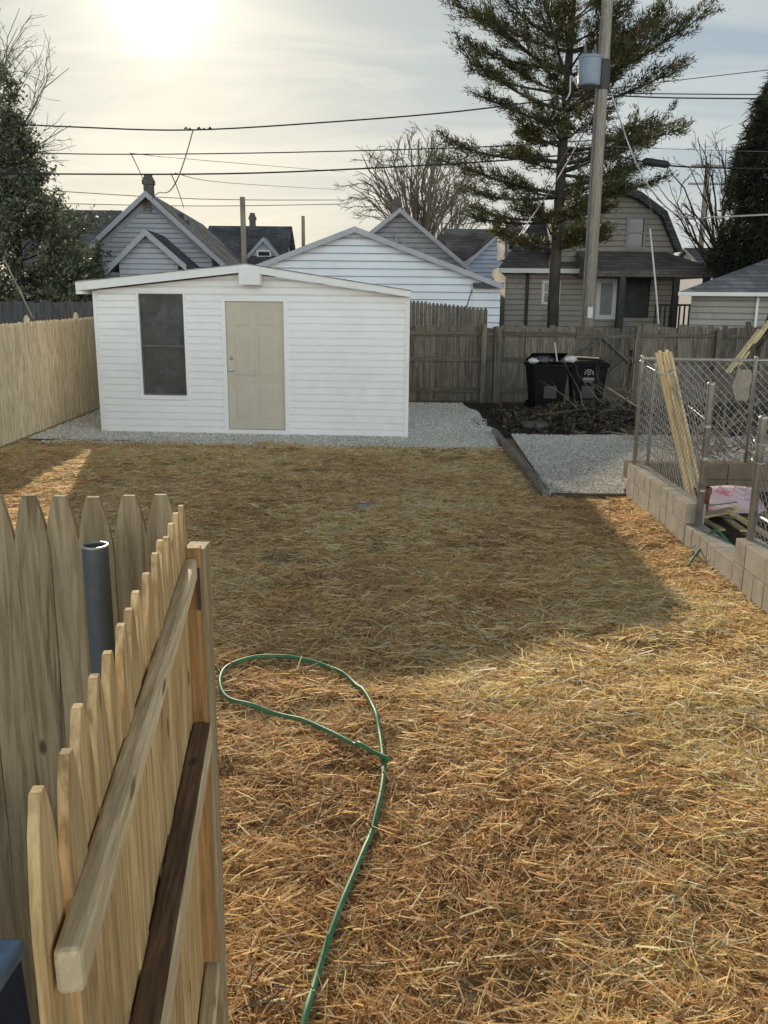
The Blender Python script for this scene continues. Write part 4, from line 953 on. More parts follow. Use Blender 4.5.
# left roof slope with a small dormer
ez = xz(499, 268)[1]; rz_ = P(545, 214, HY+4).z
mb = MB(); e0 = xz(497, 268)[0]-ox; rl = P(538, 214, HY+4).x-ox
mb.add([(e0, -.5, ez), (.2, -.5, ez), (.2, 4, rz_), (rl, 4, rz_), (e0+.9, 4.5, ez), (e0, -.5, ez-.14), (.2, -.5, ez-.14), (.2, 4, rz_-.14), (rl, 4, rz_-.14), (e0+.9, 4.5, ez-.14)], [(0, 1, 2, 3), (0, 3, 4), (5, 8, 7, 6), (5, 9, 8), (0, 5, 6, 1), (0, 4, 9, 5)])
mb.build('side_roof', M_shbrown, gb)
MB().box(e0-.02, .2, -.58, -.502, ez-.16, ez-.02).build('gutter', M_trim, gb)
d0 = P(508, 228, HY+1.2); d1 = P(518, 250, HY+1.2); mb = MB(); mb.box(d0.x-ox-.08, d1.x-ox+.08, 1.2, 3.4, d1.z-.3, d0.z).prism([(d0.x-ox-.2, d0.z-.05), (d1.x-ox+.2, d0.z-.05), ((d0.x+d1.x)/2-ox, d0.z+.35)], 1.0, 3.6); mb.build('dormer', M_backhouse, gb)
window(gb, d0.x-ox+.05, d1.x-ox-.05, d1.z, d0.z-.1, y=1.15, fr=.05)
# porch: roof, posts, deck, railing
pe = P(724, 271, 28.2); pw = P(590, 253, 30); pl = P(588, 268, 28.2); zr1 = P(640, 252, 30).z; zee = P(650, 270, 28.2).z
xL, xR = pl.x-ox, pe.x-ox
mb = MB(); mb.add([(xL, -1.8, zee), (xR, -1.8, zee), (xR-1.3, -.02, zr1), (xL, -.02, zr1), (xR, 5, zee), (xR-1.3, 4, zr1), (xL, -1.8, zee-.2), (xR, -1.8, zee-.2), (xR, 5, zee-.2), (xL, -.02, zee-.2)],
                  [(0, 1, 2, 3), (1, 4, 5, 2), (0, 6, 7, 1), (1, 7, 8, 4), (6, 9, 8, 7), (0, 3, 9, 6)]); mb.build('porch_roof', M_shbrown, gb)
for px in (622, 676, 706): x = P(px, 290, 28.3).x-ox; MB().box(x-.09, x+.09, -1.75, -1.57, .6, zee-.2).build('porch_post', M_black, gb)
mb = MB(); mb.box(P(615, 318, 28.3).x-ox, xR-.3, -1.75, -.02, .35, .6); mb.build('porch_deck', M_greyfence, gb)
mb = MB(); xa_, xb_ = P(655, 310, 28.3).x-ox, P(704, 310, 28.3).x-ox
zt_, zb_ = P(670, 304, 28.3).z, .7
mb.box(xa_, xb_, -1.7, -1.64, zt_-.06, zt_).box(xa_, xb_, -1.7, -1.64, zb_, zb_+.06); x = xa_
while x < xb_: mb.box(x, x+.045, -1.69, -1.65, zb_+.061, zt_-.061); x += .15
mb.build('porch_railing', M_black, gb)
for px in (527, 618): x = P(px, 300, 29.9).x-ox; MB().tube([(x, -.08, 0), (x, -.08, ztop-.1)], .05, 8).build('downspout', M_black, gb)
# small far bits between the porch and right garage
fh, q = gable_house('far_white_house', 'tiny pale house far away under the end of the porch roof', 'house', 58, (692, 262), (676, 272), (708, 272), 6, noisy('sunlit_wall', (.75, .7, .6), .05, 1), M_shgrey, M_trim, sid=False)
ridge_house('far_dark_house', 'distant dark roofed house between the porch and the cypress', 52, 684, 760, 248, 272, 8, M_shdark, M_grayhouse)
# right garage with hip roof
gr0 = P(692, 291, 22.6); gr1 = P(860, 291, 22.6)
rg_ = empty('cream_garage', (gr0.x, 22.6, 0), 'cream sided garage with shingled hip roof at the right edge', 'garage', rad(-21))
wW = 5.6; ze_ = gr0.z-.02
mb = MB(); siding(mb, lambda z: (0, wW), 0, ze_-.1, .15, y=0, d=.028); groove(mb.build('siding', M_garR, rg_), 0, .028, (.2, .19, .16))
MB().box(0, wW, .03, 5.5, 0, ze_-.08).build('wall', M_garR, rg_)
o_ = .28; ap = (wW/2, 2.75, ze_+1.3)
mb = MB(); c4 = [(-o_, -o_, ze_), (wW+o_, -o_, ze_), (wW+o_, 5.5+o_, ze_), (-o_, 5.5+o_, ze_)]
mb.add(c4+[ap]+[(x, y, z-.05) for x, y, z in c4], [(0, 1, 4), (1, 2, 4), (2, 3, 4), (3, 0, 4), (0, 5, 6, 1), (1, 6, 7, 2), (2, 7, 8, 3), (3, 8, 5, 0), (5, 8, 7, 6)]); mb.build('roof', shingle('worn_shingle', (.24, .235, .24), spec=.5, rough=.6), rg_)
MB().box(-o_-.02, wW+o_, -o_-.09, -o_-.002, ze_-.10, ze_-.005).build('gutter', M_trim, rg_, bevel=.01)
x = P(753, 300, 22.6).x-gr0.x; MB().box(x-.03, x+.03, -.09, -.022, 0, ze_-.1).build('downspout', M_trim, rg_)

# ------------------------------------------------------------ poles and wires
PY = 21.5
pb_ = P(588, 320, PY); plx = pb_.x
pole = empty('utility_pole', (plx, PY, 0), 'tall wooden utility pole carrying a grey transformer in front of the pine', 'utility pole')
MB().tube([(0, 0, 0), (0, 0, 6), (0, 0, 13)], [.15, .13, .10], 16).build('shaft', M_pole, pole, smooth=True)
tz1, tz0 = P(590, 56, PY).z, P(590, 87, PY).z; tx_ = P(589, 70, PY).x-plx
mb = MB(); r = .25; mb.lathe((tx_, -.05, 0), [(r*.9, tz0), (r, tz0+.03), (r, tz1-.08), (r*1.05, tz1-.07), (r*1.05, tz1-.03), (r*.8, tz1)], 24); tr = mb.build('transformer', M_xfmr, pole, smooth=False)
mb = MB(); mb.box(tx_, 0, -.06, -.0, tz0+.15, tz0+.22).box(tx_, 0, -.06, 0, tz1-.3, tz1-.22); mb.build('bracket', M_galv, pole)
for s in (-.12, .1):
    mb = MB(); mb.lathe((tx_+s, -.05, tz1), [(.04, 0), (.05, .05), (.03, .08), (.05, .11), (.03, .14), (.02, .22)], 10); mb.build('bushing', M_cablegrey, tr)
mb = MB(); z_ = P(600, 60, PY).z; mb.tube([(0, 0, P(600, 90, PY).z), (0, 0, z_)], .15, 14); mb.build('band_wrap', M_black, pole)
mb = MB(); mb.tube([(-.17, -.08, 0), (-.155, -.08, 6), (-.13, -.07, 8.2)], .022, 6); mb.build('riser_conduit', M_cablegrey, pole)
mb = MB(); zt_ = P(590, 307, PY).z; mb.box(-.06, .06, -.185, -.165, zt_-.25, zt_); mb.build('tag_plate', M_paper, pole)
def wire(name, pts, r, label, mat=None, cat='cable', Y=PY, group='overhead wires'):
    ps = [P(p[0], p[1], p[2] if len(p) > 2 else Y) for p in pts]
    ps = catmull(ps, 6) if len(ps) > 2 else ps
    return tag(MB().tube(ps, r*.85, 5, cap=False).build(name, mat or M_cable, origin=ps[0]), label, cat, group)
wire('overhead_cable', [(-60, 118), (0, 123), (75, 127), (190, 130), (330, 122), (462, 111), (600, 93)], .019, 'thick dark bundled cable, uppermost over the shed roof')
wire('overhead_cable', [(-60, 149), (80, 154), (256, 153), (480, 147), (596, 140)], .015, 'thin dark cable, middle one over the shed roof')
wire('overhead_cable', [(-60, 172), (60, 174), (256, 173), (480, 162), (595, 152)], .021, 'heavy dark cable, lowest of three long cables over the shed')
wire('overhead_cable', [(598, 152), (640, 161), (690, 167), (840, 170)], .022, 'dark cable carrying a black splice case right of the pole')
wire('overhead_cable', [(604, 93), (680, 94), (840, 95)], .014, 'upper of two parallel cables running right from the transformer')
wire('overhead_cable', [(604, 95), (680, 98), (840, 99)], .018, 'lower of two parallel cables running right from the transformer')
wire('overhead_cable', [(604, 90), (680, 80), (840, 62)], .010, 'thin wire climbing to the right above the parallel cables')
wire('overhead_cable', [(600, 146), (700, 150), (840, 153)], .007, 'thin pale wire just above the splice cable', M_cablegrey)
wire('overhead_cable', [(130, 153, 21.6), (200, 160, 28), (345, 172, 50)], .010, 'faint thin wire sloping down behind the middle cable', M_cablegrey)
wire('overhead_cable', [(175, 173, 21.6), (230, 183, 30), (345, 190, 50)], .010, 'faint thin wire sloping from the lowest cable towards the bare tree', M_cablegrey)
wire('overhead_cable', [(40, 190, 45), (200, 199, 46), (345, 200, 50)], .022, 'faint far wire just above the grey house chimney', M_cablegrey)
wire('overhead_cable', [(40, 203, 45), (200, 206, 46), (345, 204, 50)], .022, 'faint far wire crossing behind the grey chimney', M_cablegrey)
wire('service_wire', [(193, 130), (186, 155), (177, 180), (168, 192, 24), (158, 193, 28), (152, 199, 31)], .016, 'curling service wire dropping from the top cable to the grey house', M_cablegrey)
wire('service_wire', [(131, 153.3), (137, 166, 25), (144, 181, 31)], .014, 'short service wire running down to the chimney', M_cablegrey)
wire('service_wire', [(171, 173.5), (178, 190, 25), (184, 208, 33)], .014, 'short service wire running down to the roof vents', M_cablegrey)
for i, px in enumerate((186, 190, 199, 204, 210)):
    p = P(px, 129+(i % 2), PY); o = MB().tube([p+Vector((-.04, 0, 0)), p+Vector((0, 0, .03)), p+Vector((.04, 0, 0))], [.010, .024, .010], 6).build('cable_clamp', M_cable, origin=p)
    tag(o, 'small dark clamp on the uppermost cable where the service wire leaves', 'clamp', 'clamps on the uppermost cable')
sp0, sp1 = P(642, 161, PY), P(670, 165, PY); o = MB().tube([sp0, sp0.lerp(sp1, .12), sp0.lerp(sp1, .88), sp1], [.03, .085, .08, .03], 12).build('splice_case', M_cable, origin=sp0, smooth=True); tag(o, 'black splice case hanging on the cable right of the pole', 'splice case')
wire('guy_wire', [(596, 110), (560, 175), (519, 236)], .018, 'slanting guy wire crossing in front of the pine', M_cablegrey)
wire('guy_wire', [(594, 112), (556, 168), (500, 262, 27)], .010, 'thin line running beside the slanting guy wire', M_cablegrey)
wire('drop_cable', [(611, 92), (622, 125), (634, 158), (650, 188), (672, 212, 24), (690, 218, 26)], .020, 'pale cable dropping right from the transformer', M_cablewhite)
wire('drop_cable', [(690, 219, 26), (720, 217, 24), (840, 211, 22)], .026, 'bright white cable running level to the right edge', M_cablewhite)
wire('drop_cable', [(464, 322, 21.3), (466, 310, 21.3), (472, 290, 22)], .02, 'short pale stick like line in front of the garage corner', M_cablegrey)
wire('drop_cable', [(578, 88), (571, 76), (570, 92), (566, 100)], .02, 'looped grey lead below the transformer', M_cablewhite)
gpx = P(655, 322, 20.9); wire('guy_guard', [(659, 330, 20.4), (656, 290, 20.6), (650, 229, 21)], .022, 'white guard tube on a guy wire rising behind the alley fence', M_cablewhite)
wire('guy_guard', [(650, 229, 21), (648, 195, 21.1), (612, 100, 21.4)], .008, 'thin guy wire from the pole to its white guard', M_cablegrey)
# poles far off
def simple_pole(px, pyt, Y, r, label, arms=(), mat=None):
    b = P(px, 290, Y); t = P(px, pyt, Y); o = empty('utility_pole', (b.x, Y, 0), label, 'utility pole')
    MB().tube([(0, 0, 0), (0, 0, t.z)], [r*1.2, r], 8).build('shaft', mat or M_pole, o)
    for py, hw in arms:
        z = P(px, py, Y).z; MB().box(-hw, hw, -.1, -.02, z-.07, z+.07).build('crossarm', M_pole, o)
simple_pole(245, 197, 27, .075, 'slim grey pole rising behind the shed roof peak')
simple_pole(304, 216, 50, .09, 'thin distant pole left of the white garage')
simple_pole(697, 163, 60, .17, 'distant utility pole with two crossarms seen through the bare tree', ((166, 1.1), (184, 1.2)))
simple_pole(709, 250, 40, .1, 'short white pole beside the cypress trunk', (), M_cablewhite)

# ------------------------------------------------------------ trees
def tubes_np(segs, n=4):
    """segs: list of (p0,p1,r0,r1) -> numpy mesh arrays"""
    P0 = np.array([s[0] for s in segs]); P1 = np.array([s[1] for s in segs]); r0 = np.array([s[2] for s in segs]); r1 = np.array([s[3] for s in segs])
    d = P1-P0; d /= np.linalg.norm(d, axis=1, keepdims=True)+1e-9
    ref = np.where(np.abs(d[:, 2:3]) > .9, np.array([[1, 0, 0]]), np.array([[0, 0, 1]])); a = np.cross(d, ref); a /= np.linalg.norm(a, axis=1, keepdims=True)+1e-9; b = np.cross(d, a)
    th = np.arange(n)*2*np.pi/n; ring = a[:, None]*np.cos(th)[None, :, None]+b[:, None]*np.sin(th)[None, :, None]
    V = np.concatenate([P0[:, None]+ring*r0[:, None, None], P1[:, None]+ring*r1[:, None, None]], 1).reshape(-1, 3)
    f = np.array([(j, (j+1) % n, n+(j+1) % n, n+j) for j in range(n)]); Fa = (f[None]+(np.arange(len(segs))*2*n)[:, None, None]).reshape(-1, 4)
    return V, Fa
def grow(p, d, L, r, lv, rr, segs, spread, upb, shrink=.72, kids=(2, 3), wig=.13, minr=.006):
    k = 4; q = Vector(p); d = Vector(d).normalized()
    pts = [q.copy()]
    for i in range(k):
        d = (d+Vector((rr.uniform(-wig, wig), rr.uniform(-wig, wig), rr.uniform(-wig, wig)+upb*.25))).normalized()
        nq = q+d*(L/k); ra, rb = r*(1-.35*i/k), r*(1-.35*(i+1)/k); segs.append((tuple(q), tuple(nq), max(ra, minr), max(rb, minr))); q = nq; pts.append(q.copy())
        if lv > 0 and i >= 1 and rr.random() < .75:
            o = d.orthogonal().normalized(); o.rotate(Matrix.Rotation(rr.uniform(0, 6.28), 3, d)); e = (d+o*spread*rr.uniform(.7, 1.3)).normalized()
            grow(q, e, L*shrink*rr.uniform(.55, .95), r*.45, lv-1, rr, segs, spread, upb, shrink, kids, wig, minr)
    if lv > 0:
        for _ in range(rr.randint(*kids)):
            o = d.orthogonal().normalized(); o.rotate(Matrix.Rotation(rr.uniform(0, 6.28), 3, d)); e = (d+o*spread*rr.uniform(.5, 1.1)).normalized()
            grow(q, e, L*shrink*rr.uniform(.8, 1.1), r*.6, lv-1, rr, segs, spread, upb, shrink, kids, wig, minr)
def bare_tree(name, label, base, trunk_h, trunk_r, limbs, limbL, lv, seed, spread=.55, upb=.25, lean=(0, 0), mat=None, minr=.008, limb_out=.7, shrink=.72):
    rr = random.Random(seed); t = empty(name, base, label, 'tree')
    MB().tube([(0, 0, -.1), (lean[0]*.5, lean[1]*.5, trunk_h*.5), (lean[0], lean[1], trunk_h)], [trunk_r*1.25, trunk_r, trunk_r*.85], 10).build('trunk', mat or M_bark, t, smooth=True)
    segs = []
    for i in range(limbs):
        a = 2*math.pi*(i+rr.uniform(-.3, .3))/limbs; out_ = limb_out*rr.uniform(.4, 1.2)
        grow((lean[0], lean[1], trunk_h-.1-rr.uniform(0, .25)*trunk_h*.3), (math.cos(a)*out_, math.sin(a)*out_, 1), limbL*rr.uniform(.8, 1.1), trunk_r*.5, lv, rr, segs, spread, upb, shrink, minr=minr)
    V, Fa = tubes_np(segs); np_mesh('crown', V, Fa, mat or M_bark, parent=t); return t, len(segs)
def dome_tree(name, label, base, th, tr, cen, rad3, n1, n2, n3, seed, mat, minr=.008, twig=.8, low=-.25, droop=.35):
    """limbs fan out from the trunk to an ellipsoid crown, each carrying branches and twigs"""
    rr = random.Random(seed); t = empty(name, base, label, 'tree'); cen = Vector(cen); top = Vector((0, 0, th))
    MB().tube([(0, 0, -.1), (rr.uniform(-.05, .05), 0, th*.5), (0, 0, th)], [tr*1.3, tr, tr*.9], 10).build('trunk', mat, t, smooth=True)
    segs = []
    def surf(d): d = d.normalized(); return cen+Vector((d.x*rad3[0], d.y*rad3[1], d.z*rad3[2]))*rr.uniform(.78, 1.03)
    def path(p0, d0, p1, r0, r1, k=6, wob=.05):
        L = (p1-p0).length; c = p0+d0*L*.5; pts = []
        for i in range(k+1):
            u = i/k; q = p0*(1-u)**2+c*2*u*(1-u)+p1*u*u
            if 0 < i < k: q += Vector((rr.gauss(0, wob), rr.gauss(0, wob), rr.gauss(0, wob)))*L*.35
            pts.append(q)
        for i in range(k): segs.append((tuple(pts[i]), tuple(pts[i+1]), max(minr, r0+(r1-r0)*i/k), max(minr, r0+(r1-r0)*(i+1)/k)))
        return pts
    for i in range(n1):
        a = 2*math.pi*i/n1*2.4+rr.uniform(-.3, .3); zz_ = low+(1-low)*((i+.5)/n1)**.8; h_ = math.sqrt(max(0, 1-zz_*zz_)); d = Vector((h_*math.cos(a), h_*math.sin(a), zz_))
        T1 = surf(d); p0 = top-Vector((0, 0, rr.uniform(0, th*.25))); d0 = ((T1-p0).normalized()*.6+Vector((0, 0, .7))).normalized()
        r1_ = tr*.42*rr.uniform(.7, 1.1); A_ = path(p0, d0, T1, r1_, minr*1.6, 8)
        for j in range(n2):
            k = rr.randint(2, 7); q = A_[k]; dir_ = (A_[k+1]-A_[k]).normalized(); d2 = (d+Vector((rr.gauss(0, .38), rr.gauss(0, .38), rr.gauss(0, .38)))).normalized(); T2 = surf(d2)
            if (T2-q).length > rad3[0]*.9: T2 = q+(T2-q).normalized()*rad3[0]*.9
            d0 = (dir_+(T2-q).normalized()*.6).normalized(); B_ = path(q, d0, T2, max(minr*1.5, r1_*(1-k/9)*.6), minr*1.2, 5)
            for m_ in range(n3):
                k2 = rr.randint(1, 4); q2 = B_[k2]; dd = (B_[k2+1]-B_[k2]).normalized(); e = (dd+Vector((rr.gauss(0, .5), rr.gauss(0, .5), rr.gauss(0.1, .45)))).normalized(); l_ = twig*rr.uniform(.4, 1.2)
                C_ = path(q2, dd, q2+e*l_, minr*1.2, minr*.7, 3, .12)
                for _ in range(2):
                    k3 = rr.randint(1, 2); e2 = (e+Vector((rr.gauss(0, .6), rr.gauss(0, .6), rr.gauss(0, .6)))).normalized(); segs.append((tuple(C_[k3]), tuple(C_[k3]+e2*l_*rr.uniform(.3, .6)), minr*.8, minr*.5))
    V, Fa = tubes_np(segs, 3); np_mesh('crown', V, Fa, mat, parent=t); nseg.append(len(segs)); return t
nseg = []
def px_dome(name, label, px, Y, th, tr, c_px, w_px, h_px, *args, **kw):
    b = P(px, 290, Y); c = P(*c_px, Y); k = Y/F
    return dome_tree(name, label, (b.x, Y, 0), th, tr, (c.x-b.x, 0, c.z), (w_px*k, w_px*k*.8, h_px*k), *args, **kw)
px_dome('bare_tree', 'wide round crowned leafless tree behind the pale house', 418, 56, 3.6, .34, (411, 196), 72, 66, 26, 6, 5, 11, M_twig, minr=.013, twig=1.0, low=-.15)
px_dome('bare_tree', 'smaller leafless tree between the round crowned tree and the pine', 447, 52, 3.0, .16, (455, 205), 32, 42, 12, 5, 4, 21, M_twig, minr=.011, twig=.8)
px_dome('bare_tree', 'dark leafless tree with curving limbs between the gambrel house and the cypress', 722, 30, 2.3, .19, (697, 196), 50, 66, 13, 4, 4, 31, M_bark, minr=.007, twig=.55, low=-.35)
px_dome('bare_tree', 'tall leafless tree reaching in from the left edge above the evergreen', -30, 32, 4.2, .2, (-12, 120), 92, 105, 16, 6, 5, 43, M_twig, minr=.006, twig=.8, low=-.1)
p = P(232, 262, 90); 
def tufts(C, Dr, k, L, Wd, col, spread=.6, jit=.05, colvar=.3):
    """k thin triangles round each centre, pointing along Dr"""
    n = len(C); c = np.repeat(C, k, 0)+rng.normal(0, jit, (n*k, 3)); d = np.repeat(Dr, k, 0)+rng.normal(0, spread, (n*k, 3)); d /= np.linalg.norm(d, axis=1, keepdims=True)
    s = np.cross(d, rng.normal(0, 1, (n*k, 3))); s /= np.linalg.norm(s, axis=1, keepdims=True)+1e-9
    l = L*rng.uniform(.6, 1.3, (n*k, 1)); w = Wd*rng.uniform(.6, 1.3, (n*k, 1))
    V = np.stack([c-s*w/2, c+s*w/2, c+d*l], 1).reshape(-1, 3); Fa = np.arange(n*k*3).reshape(-1, 3)
    t = np.repeat(col*rng.uniform(1-colvar, 1+colvar, (n, 1)), k, 0)*rng.uniform(.75, 1.25, (n*k, 1)); return V, Fa, np.repeat(t, 3, 0)
def leaves(C, L, Wd, col, colvar=.3, droop=0):
    """one diamond leaf per centre"""
    n = len(C); d = rng.normal(0, 1, (n, 3)); d[:, 2] -= droop; d /= np.linalg.norm(d, axis=1, keepdims=True); s = np.cross(d, rng.normal(0, 1, (n, 3))); s /= np.linalg.norm(s, axis=1, keepdims=True)
    l = L*rng.uniform(.6, 1.3, (n, 1)); w = Wd*rng.uniform(.6, 1.3, (n, 1))
    V = np.stack([C, C+d*l*.5+s*w/2, C+d*l, C+d*l*.5-s*w/2], 1).reshape(-1, 3); Fa = np.arange(n*4).reshape(-1, 4)
    return V, Fa, np.repeat(col*rng.uniform(1-colvar, 1+colvar, (n, 1)), 4, 0)
# pine
pnx = P(561, 300, 26.2).x-.2; pine = empty('pine_tree', (pnx, 26.2, 0), 'tall dark pine with layered ragged branches behind the utility pole', 'tree')
tp = [(0, 0, -.1), (-.02, 0, 3), (.02, 0, 6), (.08, 0, 9), (.12, 0, 12), (.15, 0, 14.2)]
MB().tube(tp, [.16, .145, .12, .085, .05, .02], 12).build('trunk', M_bark, pine, smooth=True)
pine.scale = (1.09, 1.09, 1.07)
def trunk_at(z):
    for a, b in zip(tp, tp[1:]):
        if a[2] <= z <= b[2]: return a[0]+(b[0]-a[0])*(z-a[2])/(b[2]-a[2])
    return .6
rr = random.Random(5); segs = []; tc, td = [], []
z = 3.5
while z < 14:
    nb_ = 7 if z < 8.2 else 5
    R_ = np.interp(z, [3.4, 4.7, 6.2, 7.4, 8.2, 9.2, 10.5, 12.5, 14], [1.9, 2.8, 2.7, 3.3, 2.5, 1.75, 1.5, 1.0, .4])
    a0_ = rr.uniform(0, 6.28)
    for i in range(nb_):
        az_ = a0_+2*math.pi*i/nb_+rr.uniform(-.35, .35); Lb = R_*rr.uniform(.5, 1.05); rise = (.10 if z < 6.5 else .30 if z < 8.2 else .5)+rr.uniform(-.1, .15)
        q = Vector((trunk_at(z), 0, z+rr.uniform(-.2, .2))); d = Vector((math.cos(az_), math.sin(az_), rise-.12)).normalized(); K = 7; r_ = .012+.014*Lb
        for k in range(K):
            d = (d+Vector((rr.uniform(-.1, .1), rr.uniform(-.1, .1), .055+rr.uniform(-.05, .05)))).normalized(); nq = q+d*Lb/K
            segs.append((tuple(q), tuple(nq), r_*(1-k/K*.8), r_*(1-(k+1)/K*.8))); q = nq
            if k >= 1:
                for s in (-1, 1):
                    for _ in range(2 if k > 2 else 1):
                        if rr.random() < (.18 if z < 8.2 else .42): continue
                        e = Vector((d.x-s*d.y*rr.uniform(.5, 1.1), d.y+s*d.x*rr.uniform(.5, 1.1), d.z+rr.uniform(-.2, .55))).normalized(); l2 = Lb*rr.uniform(.14, .36)*(1.15-.6*k/K)+.10; m_ = q+e*l2
                        segs.append((tuple(q), tuple(m_), .012, .006))
                        for f in np.linspace(.35, 1, max(3, int(l2/.15))):
                            if rr.random() < .15: continue
                            tc.append(tuple(q+e*l2*f)); td.append(tuple(e+Vector((0, 0, .35))))
            if k >= 4: tc.append(tuple(q)); td.append(tuple(d+Vector((0, 0, .3))))
    z += rr.uniform(.42, .66) if z < 8.2 else rr.uniform(.55, .85)
V, Fa = tubes_np(segs); np_mesh('branches', V, Fa, M_bark, parent=pine)
C = np.array(tc); Dr = np.array(td); cols = np.array([(.075, .088, .032), (.10, .105, .038), (.14, .115, .05), (.055, .07, .032), (.22, .15, .085)])[rng.choice(5, len(C), p=[.35, .28, .12, .2, .05])]
V, Fa, T = tufts(C, Dr, 20, .15, .026, cols, .75, .06); np_mesh('crown', V, Fa, M_needle, T, parent=pine)
print('tufts', len(C), 'segs', nseg)
# broadleaf evergreen at left
lbx = P(22, 290, 27.5).x
ev = empty('evergreen_tree', (lbx, 27.5, 0), 'dense broadleaf evergreen with pointed top behind the stockade fence', 'tree')
rr = random.Random(12); segs = []; cc = []
for i in range(175):
    z = 1.0+6.2*rr.random()**1.35 if i > 14 else 4.0+i*.31; R_ = np.interp(z, [1.0, 2.0, 3.4, 4.6, 5.6, 6.6, 8.2], [2.7, 3.2, 2.9, 2.0, 1.05, .5, .2]); az_ = rr.uniform(0, 6.28); Lb = R_*rr.uniform(.75, 1.1)
    q = Vector((0, 0, max(.6, z-.4*Lb))); d = Vector((math.cos(az_), math.sin(az_), .35)).normalized(); K = 6
    for k in range(K):
        d = (d+Vector((rr.uniform(-.15, .15), rr.uniform(-.15, .15), .06+rr.uniform(-.1, .12)))).normalized(); nq = q+d*Lb/K; segs.append((tuple(q), tuple(nq), .03*(1-k/K*.8), .03*(1-(k+1)/K*.8))); q = nq
        if k >= 2: 
            for _ in range(5):
                e = Vector((rr.gauss(0, 1), rr.gauss(0, 1), rr.gauss(.5, .8))).normalized(); l_ = rr.uniform(.15, .5); segs.append((tuple(q), tuple(q+e*l_), .008, .004))
                for f in np.linspace(.3, 1.15, 8): cc.append(tuple(q+e*l_*f))
V, Fa = tubes_np(segs); np_mesh('branches', V, Fa, M_bark, parent=ev)
MB().tube([(0, 0, -.1), (0, 0, 3), (.1, 0, 7.9)], [.18, .10, .02], 8).build('trunk', M_bark, ev)
C = np.array(cc); C = np.repeat(C, 3, 0)+rng.normal(0, .07, (len(C)*3, 3)); C = C[(C[:, 2] > .5) & (rng.random(len(C)) < np.interp(C[:, 2], [3.0, 5.6], [1, .28]))]
base_c = np.array([(.13, .15, .09), (.17, .185, .115), (.10, .12, .075), (.38, .38, .29)])[rng.choice(4, len(C), p=[.4, .3, .22, .08])]
V, Fa, T = leaves(C, .15, .065, base_c); np_mesh('crown', V, Fa, M_leaf, T, parent=ev)
print('leaves', len(C))
# dark cypress at right
cyx = P(766, 290, 26).x+.25; cy = empty('cypress_tree', (cyx, 26.5, 0), 'tall dark cypress with drooping sprays at the right edge', 'tree')
MB().tube([(-.5, 0, -.1), (-.3, 0, 3), (0, 0, 8)], [.22, .16, .03], 10).build('trunk', M_bark, cy)
n = 5200; zc_ = rng.uniform(1.9, 8.55, n); Rz = np.interp(zc_, [1.8, 2.6, 3.5, 5, 6.5, 7.6, 8.7], [1.1, 1.4, 1.5, 1.3, 1.05, .65, .10]); az_ = rng.uniform(0, 2*np.pi, n); lump = .82+.36*vnoise(az_*1.2, zc_, 1.6, 40)
rad_ = Rz*lump*np.sqrt(rng.uniform(.35, 1, n)); gap = vnoise(az_*1.5+4, zc_, 1.9, 44)
C = np.stack([rad_*np.cos(az_), rad_*np.sin(az_), zc_], -1); kk = (gap > .22); C = C[kk]; az_ = az_[kk]
Dr = np.stack([np.cos(az_)*.5, np.sin(az_)*.5, np.full(len(az_), -.4)], -1)
V, Fa, T = tufts(C, Dr, 16, .24, .035, np.array([(.04, .046, .028)]), .42, .08); np_mesh('crown', V, Fa, M_needle, T, parent=cy)
# bare shrubby twigs under the evergreen, small vine on the post
p = P(68, 300, 20.5); branchy('twiggy_shrub', (p.x, 20.5, .9), 36, 1.3, 'reddish leafless shrub poking up between evergreen and shed corner', 15, up=1.2, cat='shrub', mat=noisy('reddish_twig', (.19, .13, .09), .2, 4), r0=.012)
p0 = P(33, 318, 16.5); o = MB().tube([P(33, 318, 18), P(3, 257, 18)], [.02, .014], 6).build('leaning_pole', M_pole, origin=P(33, 318, 18)); tag(o, 'thin bare pole leaning against the evergreen above the stockade fence', 'pole')

# ------------------------------------------------------------ light and sky
AZ, EL = -13.1, 15.8
sdir = Vector((math.sin(rad(AZ))*math.cos(rad(EL)), math.cos(rad(AZ))*math.cos(rad(EL)), math.sin(rad(EL))))
sun = bpy.data.lights.new('sun', 'SUN'); sun.energy = 5.0; sun.angle = rad(.7); sun.color = (1, .85, .64)
so = bpy.data.objects.new('sun', sun); COL.objects.link(so); so.rotation_euler = sdir.to_track_quat('Z', 'Y').to_euler(); so.location = (0, 0, 30)
w = bpy.data.worlds.new('World'); scene.world = w; w.use_nodes = True; nt = w.node_tree
for n_ in list(nt.nodes): nt.nodes.remove(n_)
out_ = nt.nodes.new('ShaderNodeOutputWorld')
sky = nt.nodes.new('ShaderNodeTexSky'); sky.sky_type = 'NISHITA'; sky.sun_disc = False; sky.sun_elevation = rad(EL); sky.sun_rotation = rad(AZ); sky.air_density = 1; sky.dust_density = 1.5
bg1 = nt.nodes.new('ShaderNodeBackground'); bg1.inputs[1].default_value = .05; nt.links.new(sky.outputs[0], bg1.inputs[0])
tc = nt.nodes.new('ShaderNodeTexCoord'); nrm = nt.nodes.new('ShaderNodeVectorMath'); nrm.operation = 'NORMALIZE'; nt.links.new(tc.outputs['Generated'], nrm.inputs[0])
dt = nt.nodes.new('ShaderNodeVectorMath'); dt.operation = 'DOT_PRODUCT'; nt.links.new(nrm.outputs[0], dt.inputs[0]); dt.inputs[1].default_value = sdir
